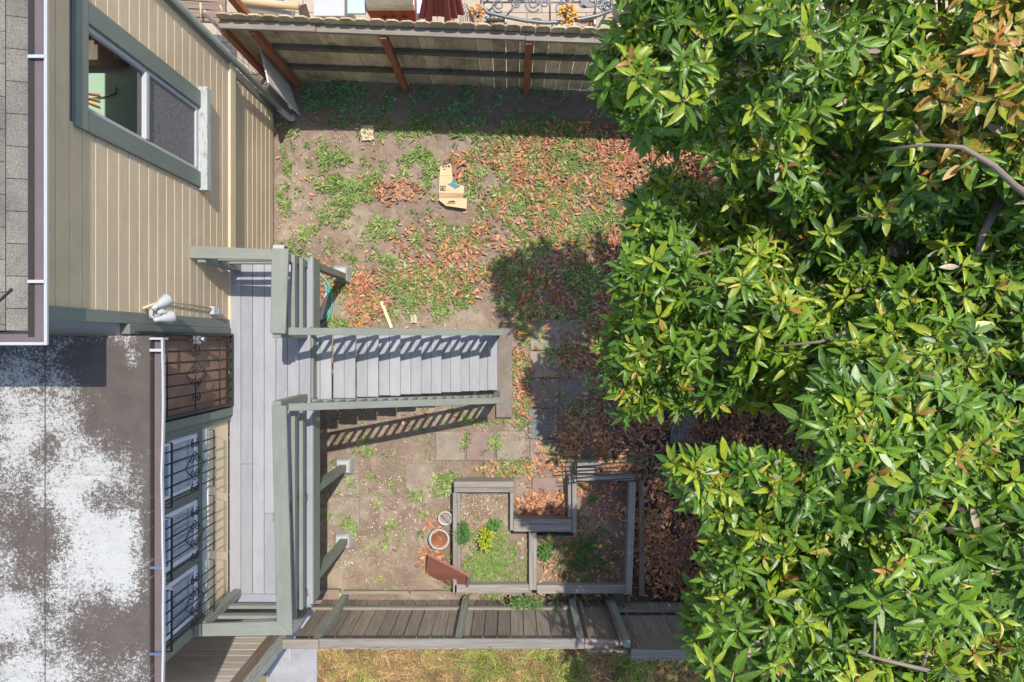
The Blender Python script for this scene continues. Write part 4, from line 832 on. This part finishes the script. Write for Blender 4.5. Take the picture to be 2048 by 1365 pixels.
# weeds
Wz = [(680, 200, 120, 60, .8), (860, 205, 120, 45, .7), (770, 225, 60, 20, .6), (1000, 215, 200, 60, .6), (1180, 220, 120, 50, .6), (1090, 270, 190, 22, 1.2), (800, 262, 80, 20, .8), (670, 320, 35, 20, .9), (745, 340, 28, 35, 1.1), (670, 400, 48, 55, 1.3), (720, 380, 40, 30, .9), (650, 290, 60, 20, .25), (860, 340, 60, 50, .7), (980, 360, 100, 80, .65), (1120, 350, 130, 90, .9), (1120, 440, 140, 70, .8),
      (760, 460, 50, 30, .7), (900, 470, 90, 40, .55), (740, 520, 50, 40, .8), (840, 560, 80, 50, .7), (780, 610, 70, 35, .7), (900, 600, 50, 40, .9), (980, 560, 60, 50, .4), (1100, 560, 130, 100, .95), (1130, 680, 60, 70, .7), (1045, 740, 20, 120, 1.0), (690, 585, 40, 22, 1.3), (690, 650, 45, 16, 1.4), (580, 300, 20, 60, .5), (570, 400, 16, 40, .6), (620, 470, 20, 20, .8), (585, 500, 30, 20, .5),
      (735, 905, 16, 12, 1.), (888, 965, 34, 24, 1.2), (1010, 930, 60, 26, .75), (935, 885, 10, 30, .8), (993, 890, 8, 30, .8), (985, 880, 8, 22, .5), (700, 1055, 14, 22, .9), (780, 985, 16, 10, .8), (695, 1125, 14, 16, .8), (835, 990, 12, 10, .7), (830, 880, 14, 12, .7), (787, 1050, 16, 12, .5), (955, 840, 80, 12, .35), (1180, 800, 60, 50, .5), (1200, 860, 60, 50, .35), (1110, 905, 30, 20, .6), (900, 1185, 30, 8, .9), (1180, 600, 60, 60, .4)]
n = 52000; px = rng.uniform(553, 1300, n); py = rng.uniform(150, 1200, n); cl = fbm(px/26+50, py/26+9, 3); den = blobs(px, py, Wz)*np.where(py < 243, .45*(.3+1.6*fbm(px/70, py/50+3, 3)), 1)+.04*(px > 560)
keep = (rng.random(n) < np.clip(den*np.clip((cl-.38)*5, .03, 1.)*.95, 0, 1)) & ~inr(px, py, 985, 655, 1026, 835) & ~bedm(px, py) & ~inr(px, py, 874, 322, 934, 420) & ~inr(px, py, 900, 960, 1155, 1190)
px = px[keep]; py = py[keep]
X = (px-1024)/F*H; Y = -(py-682.5)/F*H; k_ = len(X); print('weed tufts', k_)
def tufts(X, Y, Z0, R_, cols, nl, up, name, label, cat, parent=None, wd=.30, mat='weed', kind='stuff', jit=.5):
    k_ = len(X); idx = np.repeat(np.arange(k_), nl); n = len(idx); wj = rng.uniform(.6, 1.3, n)
    az_ = rng.uniform(0, 2*np.pi, n); elv = rng.uniform(*up, n); rad = rng.uniform(0, .55, n)*R_[idx]
    D_ = np.stack([np.cos(az_)*np.cos(elv), np.sin(az_)*np.cos(elv), np.sin(elv)], 1)
    O_ = np.stack([X[idx]+np.cos(az_)*rad, Y[idx]+np.sin(az_)*rad, Z0[idx]+rng.uniform(0, .5, n)*R_[idx]*.7], 1)
    Z_ = np.stack([-D_[:, 0]*.4+rng.normal(0, jit, n), -D_[:, 1]*.4+rng.normal(0, jit, n), np.ones(n)], 1)
    C_ = cols[idx]*rng.uniform(.7, 1.35, (n, 1))*np.array([[1, 1, 1]])
    o = inst_mesh(name, leaf_template(wd, .25, .3, (.3, .7)), O_, D_, Z_, R_[idx]*rng.uniform(.35, .95, n), C_, M[mat], parent=parent, widths=wj)
    if label: tag(o, label, cat, kind=kind)
    return o
wc = np.array([[.24, .33, .10], [.33, .42, .15], [.18, .27, .08], [.40, .46, .21]])[rng.integers(0, 4, k_)]
shade = (py < 245)[:, None]; wc = np.where(shade, np.array([[.20, .36, .17]])*rng.uniform(.8, 1.3, (k_, 1)), wc)
tufts(X, Y, gz(X, Y)+.015, rng.uniform(.022, .075, k_)*np.clip(rng.normal(1, .25, k_), .5, 1.6), wc, 15, (.0, 1.2), 'weeds', 'patchy green weeds growing through the dirt yard', 'weeds')
# loose straw / twigs and white chips
n = 16000; px = rng.uniform(553, 1130, n); py = rng.uniform(225, 1185, n)
Cz = [(600, 300, 60, 200, .6), (610, 420, 60, 120, .9), (700, 300, 90, 60, .5), (800, 980, 130, 100, .8), (720, 1080, 90, 90, 1.0), (760, 960, 60, 60, .9), (870, 880, 120, 50, .4), (820, 1100, 100, 70, .5), (960, 1020, 62, 60, 1.4), (620, 600, 60, 40, .3), (900, 640, 80, 20, .4), (640, 240, 60, 30, .5)]
keep = (rng.random(n) < (1.5*blobs(px, py, Cz)+.09)*np.clip((fbm(px/30+5, py/30)-.35)*4, .1, 1)) & ~inr(px, py, 985, 655, 1026, 835); px = px[keep]; py = py[keep]; X = (px-1024)/F*H; Y = -(py-682.5)/F*H; n = len(X)
onb = bedm(px, py); zz = np.where(onb, .176, gz(X, Y)+.006); cc = np.where((rng.random(n) < .6)[:, None], np.array([[.78, .74, .68]]), np.array([[.45, .36, .28]]))*rng.uniform(.7, 1.1, (n, 1)); ang = rng.uniform(0, 6.28, n)
o = inst_mesh('white_wood_chips', leaf_template(.6, .05, .3, (.3, .7)), np.stack([X, Y, zz+.008], 1), np.stack([np.cos(ang), np.sin(ang), rng.normal(0, .15, n)], 1), np.stack([rng.normal(0, .4, n), rng.normal(0, .4, n), np.ones(n)], 1), rng.uniform(.008, .028, n), cc, M['litter'], widths=rng.uniform(.4, 1.3, n)); tag(o, 'tiny pale chips and gravel scattered on bare dirt', 'gravel', kind='stuff')
n = 1500; px = rng.uniform(560, 1240, n); py = rng.uniform(240, 1185, n); keep = ~bedm(px, py) & ~inr(px, py, 985, 655, 1026, 835); px = px[keep]; py = py[keep]; X = (px-1024)/F*H; Y = -(py-682.5)/F*H; n = len(X); ang = rng.uniform(0, 6.28, n)
o = inst_mesh('dry_twigs', leaf_template(.05, .1, .2, (.3, .7)), np.stack([X, Y, gz(X, Y)+.014], 1), np.stack([np.cos(ang), np.sin(ang), rng.uniform(0, .4, n)], 1), np.stack([np.zeros(n), np.zeros(n), np.ones(n)], 1), rng.uniform(.03, .16, n), np.array([[.20, .14, .10]])*rng.uniform(.5, 2.4, (n, 1)), M['litter']); tag(o, 'thin dry stems and twigs lying on the dirt', 'twigs', kind='stuff')
# bed plants
def bedgrass(px, py, n, rx, ry, col, name, label, R_=(.05, .1), nl=22, kind='stuff', z=.17, parent=None, up=(.2, 1.2), wd=.14):
    a = rng.normal(0, .42, (n, 2)); qx = px+a[:, 0]*rx; qy = py+a[:, 1]*ry; X = (qx-1024)/F*(H-z); Y = -(qy-682.5)/F*(H-z)
    return tufts(X, Y, np.full(n, z), rng.uniform(*R_, n), np.tile(np.array([col]), (n, 1)), nl, up, name, label, 'grass', wd=wd, kind=kind)
bedgrass(985, 1125, 190, 85, 78, (.26, .38, .11), 'bed_grass', 'bright green grass filling the lower half of the sunny bed')
bedgrass(1165, 1115, 120, 80, 75, (.10, .19, .05), 'straggling_grass', 'sparse dark grass spreading over the shaded bed', R_=(.06, .13), nl=14)
bedgrass(1060, 1205, 26, 55, 10, (.13, .22, .07), 'creeping_vine', 'leafy vine spilling from the beds over the fence rail', z=.42, wd=.4, R_=(.06, .1), nl=12)
def bush(name, px, py, z0, h, r, n, col, label, ls=.05, wd=.3, up=(.1, 1.2)):
    c = G(px, py, z0); t = thing(name, c, label, 'plant'); v = rng.normal(0, 1, (n, 3)); v /= np.linalg.norm(v, axis=1, keepdims=True); v[:, 2] = np.abs(v[:, 2]); rr = rng.uniform(.45, 1, (n, 1))
    O_ = np.array(c)+v*rr*np.array([r[0], r[1], h]); az_ = np.arctan2(v[:, 1], v[:, 0])+rng.normal(0, .7, n); elv = rng.uniform(*up, n); D_ = np.stack([np.cos(az_)*np.cos(elv), np.sin(az_)*np.cos(elv), np.sin(elv)], 1)
    inst_mesh('foliage', leaf_template(wd, .2, .3, (.3, .7)), O_, D_, v*.6+np.array([[0, 0, 1]])+rng.normal(0, .25, (n, 3)), rng.uniform(.6, 1.3, n)*ls, np.array([col])*rng.uniform(.65, 1.35, (n, 1)), M['weed'], parent=t)
    b = MB()
    for k in range(6): a = random.uniform(0, 6.28); b.tube([c, c+Vector((math.cos(a)*r[0]*.6, math.sin(a)*r[1]*.6, h*.7))], .005, 4)
    b.build('stem', M['brownwood'], t); return t
bush('leafy_herb', 924, 1062, .17, .24, (.12, .17), 700, (.09, .24, .06), 'feathery dark green herb overhanging the left side of the sunny bed', .055, .12)
bush('yellow_shrub', 972, 1075, .17, .32, (.10, .16), 380, (.36, .42, .035), 'small yellow green shrub in the middle of the sunny bed', .05, .42)
bush('clover_plant', 989, 1048, .17, .18, (.10, .05), 120, (.10, .25, .05), 'broad leaved green seedling above the yellow shrub', .05, .6, (.0, .5))
bush('leafy_seedling', 1185, 999, .15, .08, (.05, .04), 40, (.10, .28, .05), 'tiny bright green seedling among dead leaves in the shaded bed', .05, .5, (.0, .6))
bush('shaded_herb', 1090, 1100, .15, .2, (.09, .14), 240, (.10, .24, .05), 'upright green herb beside the centre divider in the shaded bed', .05, .35)
n = 900; px = rng.uniform(918, 1018, n); py = rng.uniform(990, 1180, n); kp = rng.random(n) < np.clip(1.25-(py-990)/160, .2, 1); px = px[kp]; py = py[kp]; n = len(px); ang = rng.uniform(0, 6.28, n)
o = inst_mesh('straw_mulch', leaf_template(.10, .1, .2, (.3, .7)), np.stack([(px-1024)/F*10.13, -(py-682.5)/F*10.13, np.full(n, .178)], 1), np.stack([np.cos(ang), np.sin(ang), rng.uniform(0, .3, n)], 1), np.stack([rng.normal(0, .2, n), np.zeros(n), np.ones(n)], 1), rng.uniform(.02, .10, n), np.array([[.46, .33, .20]])*rng.uniform(.5, 1.5, (n, 1)), M['litter']); tag(o, 'loose straw and bark bits on the soil of the sunny bed', 'mulch', kind='stuff')
# dry lawn blades
n = 42000; X = rng.uniform(-2.95, 3.6, n); Y = rng.uniform(-5.6, -4.3, n); pat = fbm(X*2.2+9, Y*2.2, 4); pat2 = fbm(X*5, Y*5+20, 3)
keep = rng.random(n) < np.clip((pat2-.2)*2.2, .25, 1); X = X[keep]; Y = Y[keep]; pat = pat[keep]; n = len(X); ang = rng.uniform(0, 6.28, n); elv = rng.uniform(.05, .9, n)
gcol = np.where((pat+rng.normal(0, .09, n) > .52)[:, None], np.array([[.30, .36, .08]]), np.array([[.46, .31, .15]]))*rng.uniform(.6, 1.25, (n, 1)); gcol = gcol*np.clip(1.9*fbm(X*9, Y*9, 3), .5, 1.35)[:, None]; gcol = np.where((rng.random(n) < .12)[:, None], np.array([[.36, .18, .09]]), gcol)
o = inst_mesh('dry_grass', leaf_template(.09, .5, .3, (.3, .7)), np.stack([X, Y, gz(X, Y)-.02], 1), np.stack([np.cos(ang)*np.cos(elv), np.sin(ang)*np.cos(elv), np.sin(elv)], 1), np.stack([rng.normal(0, .3, n), rng.normal(0, .3, n), np.ones(n)], 1), rng.uniform(.06, .17, n), gcol, M['weed']); tag(o, 'half dry yellow green lawn beyond the low picket fence', 'grass', kind='stuff')
# ================================================================== TREES
ctl = np.array([(1300, -60, 4.7), (1500, -60, 4.7), (1250, 60, 5.3), (1230, 160, 5.8), (1400, 60, 5.0), (1400, 140, 5.2), (1400, 220, 5.7), (1550, 60, 4.9), (1560, 160, 5.5), (1330, 300, 7.3), (1420, 420, 7.4), (1300, 440, 7.0), (1330, 560, 6.4), (1270, 700, 7.2), (1250, 780, 7.4), (1400, 760, 6.6), (1500, 560, 6.3), (1600, 460, 7.2), (1620, 300, 6.1), (1700, 120, 6.0), (1800, 200, 5.5),
  (1960, 150, 4.8), (2040, 60, 4.8), (1850, 420, 5.8), (1900, 600, 5.7), (1760, 640, 5.8), (1640, 700, 6.8), (1560, 800, 7.0), (1850, 830, 5.2), (1720, 860, 5.0), (1670, 800, 5.2), (1760, 780, 5.2), (1780, 900, 4.9), (1700, 925, 5.0), (1980, 900, 5.6), (2040, 700, 6.2), (1400, 940, 5.0), (1520, 960, 5.0), (1420, 1060, 5.8), (1450, 1150, 5.3), (1380, 1200, 7.0), (1390, 1300, 7.2), (1550, 1220, 5.0),
  (1620, 1090, 6.0), (1700, 1000, 5.2), (1800, 1130, 4.8), (1900, 1250, 4.8), (2030, 1150, 5.2), (1700, 1300, 5.0), (1540, 1340, 4.9), (2200, 300, 5.4), (2200, 900, 5.4), (2200, 1300, 5.4)])
def topD(x, y):
    d = (ctl[:, 0]-x)**2+(ctl[:, 1]-y)**2; w_ = 1/(d+900)**1.4; return float((w_*ctl[:, 2]).sum()/w_.sum())
def inside(x, y, poly):
    c = False; j = len(poly)-1
    for i in range(len(poly)):
        xi, yi = poly[i]; xj, yj = poly[j]
        if (yi > y) != (yj > y) and x < (xj-xi)*(y-yi)/(yj-yi)+xi: c = not c
        j = i
    return c
T1 = [(1850, -150), (1700, -60), (1330, -60), (1300, 60), (1262, 120), (1262, 175), (1340, 205), (1430, 225), (1530, 300), (1480, 370), (1360, 400), (1318, 470), (1285, 560), (1275, 640), (1260, 720), (1305, 750), (1400, 740), (1520, 735), (1620, 745), (1680, 800), (1730, 870), (1830, 900), (2350, 960), (2350, -200)]
T2 = [(1410, 945), (1470, 1010), (1495, 1080), (1470, 1150), (1450, 1240), (1460, 1330), (1440, 1520), (2350, 1520), (2350, 900), (1830, 900), (1760, 920), (1700, 960), (1560, 1005), (1480, 1005)]
def make_tree(poly, base, name, label, nl_edge, seed, branches, twigs):
    r = random.Random(seed); lobes = []; tries = 0
    while tries < 9000:
        tries += 1; x = r.uniform(1180, 2350); y = r.uniform(-200, 1520)
        if not inside(x, y, poly): continue
        D = topD(x, y)+r.uniform(-.35, .40); rad = r.uniform(.30, .46); pr = rad/D*F
        if all((x-a)**2+(y-b)**2 > (.70*(pr+c)/2*1.25)**2 for a, b, c, *_ in lobes): lobes.append((x, y, pr, D, rad))
    allL = [(P(x, y, D+rad*.7), rad, 20, D) for x, y, pr, D, rad in lobes]
    for x, y, pr, D, rad in lobes:                  # inner, lower clumps of foliage
        if r.random() < .95 and not (y < 330 and x < 1650): allL.append((P(x+r.uniform(-25, 25)+10, y+r.uniform(-25, 25), D+(.40 if y < 330 and x < 1650 else .85+r.uniform(0, .4))), rad*1.1, 17, D+1))
    for (x, y, D, rad) in nl_edge: allL.append((P(x, y, D+rad*.6), rad, int(22*rad/.36)+4, D))
    ro = []; na = []; sz = []; yg = []
    for c, rad, nr, D in allL:
        for _ in range(nr):
            a = r.uniform(0, 6.283); u = r.uniform(-.25, 1); s = math.sqrt(1-u*u); v = Vector((s*math.cos(a), s*math.sin(a), u)); q = rad*r.uniform(.7, 1.08)
            ro.append(c+Vector((v.x*q, v.y*q, v.z*q*.8))); ax = (v*.7+Vector((0, 0, .9))+Vector((r.gauss(0, .2), r.gauss(0, .2), 0))).normalized(); na.append(ax); sz.append(r.choice((.13, .155, .175, .19, .205))*r.uniform(.9, 1.1))
            pxx = 1024+ro[-1].x/(H-ro[-1].z)*F; pyy = 682.5-ro[-1].y/(H-ro[-1].z)*F
            hot = .85 if (pxx > 1820 and pyy < 330) else (.36 if u > .35 else .10)
            yg.append(r.random() < hot and u > .1)
    ro = np.array([tuple(v) for v in ro]); na = np.array([tuple(v) for v in na]); sz = np.array(sz); yg = np.array(yg); nR = len(ro); print(name, len(allL), 'lobes', nR, 'rosettes')
    L = 9; idx = np.repeat(np.arange(nR), L); j = np.tile(np.arange(L), nR); n = len(idx)
    ph = np.repeat(rng.uniform(0, 6.28, nR), L); az_ = j*2.3999+ph+rng.normal(0, .12, n); young = yg[idx]
    elv = np.where(j < 2, .95, np.where(j < 5, .45, .08))+rng.normal(0, .13, n)
    A = na[idx]; t1 = np.cross(A, np.array([.3, 1, .1])); t1 /= np.linalg.norm(t1, axis=1, keepdims=True); t2 = np.cross(A, t1)
    D_ = (t1*np.cos(az_)[:, None]+t2*np.sin(az_)[:, None])*np.cos(elv)[:, None]+A*np.sin(elv)[:, None]
    Z_ = A*np.cos(elv)[:, None]-(t1*np.cos(az_)[:, None]+t2*np.sin(az_)[:, None])*np.sin(elv)[:, None]; Z_ += rng.normal(0, .20, (n, 3))
    O_ = ro[idx]-A*(j[:, None]*.010)+D_*.012; S_ = sz[idx]*np.where(j < 2, .62, np.where(j < 5, .95, 1.05))*rng.uniform(.62, 1.18, n)
    tone = rng.random(nR)[idx]; base_c = np.array([[.048, .125, .012]])*(1-tone[:, None])+np.array([[.150, .270, .012]])*tone[:, None]; base_c = base_c*rng.uniform(.75, 1.3, (n, 1))
    ycol = np.array([[.30, .36, .02]])*rng.uniform(.8, 1.2, (n, 1)); rust = np.array([[.42, .17, .045]])*rng.uniform(.8, 1.2, (n, 1)); hotreg = ((1024+O_[:, 0]/(H-O_[:, 2])*F > 1850) & (682.5-O_[:, 1]/(H-O_[:, 2])*F < 330) & (O_[:, 2] > 4.2))
    C_ = np.where((young & (j < 2) & (np.repeat(rng.random(nR), L) < .38))[:, None], rust, np.where((young & (j < 6))[:, None], ycol, base_c)); C_ = np.where((hotreg & young & (j < 7) & (rng.random(n) < .8))[:, None], np.array([[.46, .19, .03]])+np.array([[-.14, .13, .01]])*rng.random((n, 1)), C_)
    C_ = np.where((rng.random(n) < .012)[:, None], np.array([[.45, .38, .05]]), C_); C_ = np.where((rng.random(n) < .006)[:, None], np.array([[.50, .40, .27]]), C_)
    t = thing(name, base, label, 'tree', 'broadleaf evergreen trees on the right')
    inst_mesh('crown', leaf_template(.31, .20, .36, (.2, .45, .72, .9)), O_, D_, Z_, S_, C_, M['leaf'], parent=t, widths=rng.uniform(.70, 1.25, n), curls=rng.uniform(-.2, 2.4, n))
    b = MB(); B0 = Vector(base); top = B0+Vector((-.15, .1, 3.0)); b.tube([B0, B0+Vector((.04, .03, .9)), B0+Vector((-.05, .06, 2.0)), top], [.17, .14, .12, .10], 12)
    for c, rad, nr, D in allL[:len(lobes)+0:2]:
        s0 = B0.lerp(top, r.uniform(.45, 1)); mid = s0.lerp(c, .5)+Vector((r.uniform(-.2, .2), r.uniform(-.2, .2), r.uniform(-.25, .05))); b.tube([s0, mid, c-Vector((0, 0, .15))], [.05, .03, .010], 6)
    for bp in branches: b.tube([P(*q) for q, rr in bp], [rr for q, rr in bp], 8)
    b.build('trunk', M['bark'], t)
    b = MB()                                       # yellowish petiole twigs carrying the rosettes
    for k in range(0, nR, 2):
        p1 = Vector(ro[k]); b.tube([p1-Vector(na[k])*.26+Vector((r.uniform(-.1, .1), r.uniform(-.1, .1), 0)), p1], [.008, .005], 4)
    b.build('twigs', plain('twig_bark', (.34, .29, .12), .7), t); return t
edge1 = [(1355, 12, 5.2, .24), (1420, 2, 5.1, .25), (1490, 8, 5.1, .25), (1560, 5, 5.0, .25), (1295, 20, 5.3, .18), (1275, 55, 5.4, .16), (1235, 120, 5.8, .16), (1225, 165, 6.0, .14), (1245, 195, 6.0, .17), (1290, 220, 5.9, .2), (1330, 262, 6.4, .20), (1375, 250, 6.3, .24), (1300, 395, 7.4, .20), (1345, 385, 7.3, .26), (1290, 455, 7.2, .22), (1290, 410, 7.5, .10), (1258, 575, 6.5, .15), (1272, 545, 6.6, .18), (1310, 500, 6.7, .22), (1245, 655, 7.4, .18), (1240, 715, 7.5, .18), (1258, 770, 7.4, .2), (1268, 800, 7.4, .2), (1290, 700, 7.0, .3), (1350, 795, 7.2, .2), (1420, 785, 7.1, .2), (1500, 785, 7.2, .2), (1580, 790, 7.2, .2), (1460, 270, 6.6, .2), (1490, 345, 7.2, .22), (1640, 820, 6.0, .2), (1665, 825, 5.0, .22), (1695, 880, 4.9, .24), (1730, 830, 4.9, .3), (1705, 885, 5.0, .22)]
edge2 = [(1372, 940, 5.0, .13), (1398, 975, 5.2, .15), (1450, 950, 5.2, .14), (1500, 950, 5.1, .13), (1545, 958, 5.1, .12), (1590, 975, 5.3, .14), (1435, 1010, 5.6, .16), (1465, 1080, 5.8, .18), (1440, 1130, 6.2, .16), (1420, 1180, 6.6, .18), (1405, 1250, 7.2, .18), (1420, 1310, 7.2, .18), (1440, 1290, 6.6, .24), (1650, 955, 5.8, .16)]
br1 = [[((1770, 300, 5.3), .012), ((1850, 290, 5.1), .012), ((1925, 295, 5.0), .018), ((1985, 330, 5.0), .022), ((2030, 372, 5.2), .026), ((2110, 430, 6.2), .05)], [((1630, 122, 5.9), .01), ((1680, 118, 5.85), .014), ((1745, 124, 6.0), .012)], [((1560, 692, 6.2), .010), ((1640, 684, 6.1), .014), ((1712, 657, 6.2), .02), ((1850, 600, 7.2), .04)], [((1945, 540, 6.0), .01), ((1965, 470, 5.9), .03), ((2000, 400, 5.9), .04)], [((1830, 250, 5.3), .01), ((1845, 275, 5.4), .012), ((1870, 292, 5.5), .014)], [((1640, 150, 6.0), .007), ((1665, 128, 5.9), .008)], [((1640, 572, 6.6), .014), ((1690, 568, 6.7), .018)]]
br2 = [[((1716, 1302, 4.7), .008), ((1745, 1314, 4.7), .010), ((1800, 1328, 4.75), .013), ((1860, 1342, 4.9), .016), ((1950, 1360, 5.6), .05)], [((1748, 1314, 4.9), .010), ((1750, 1240, 4.85), .008)], [((1843, 1338, 5.0), .014), ((1856, 1303, 4.95), .010)]]
make_tree(T1, (5.0, 1.4, 0), 'evergreen_tree', 'large glossy leaved evergreen filling the upper right with rust orange new shoots', edge1, 11, br1, 0)
make_tree(T2, (4.6, -3.2, 0), 'evergreen_tree', 'glossy leaved evergreen in the lower right corner overhanging the low fence', edge2, 12, br2, 0)
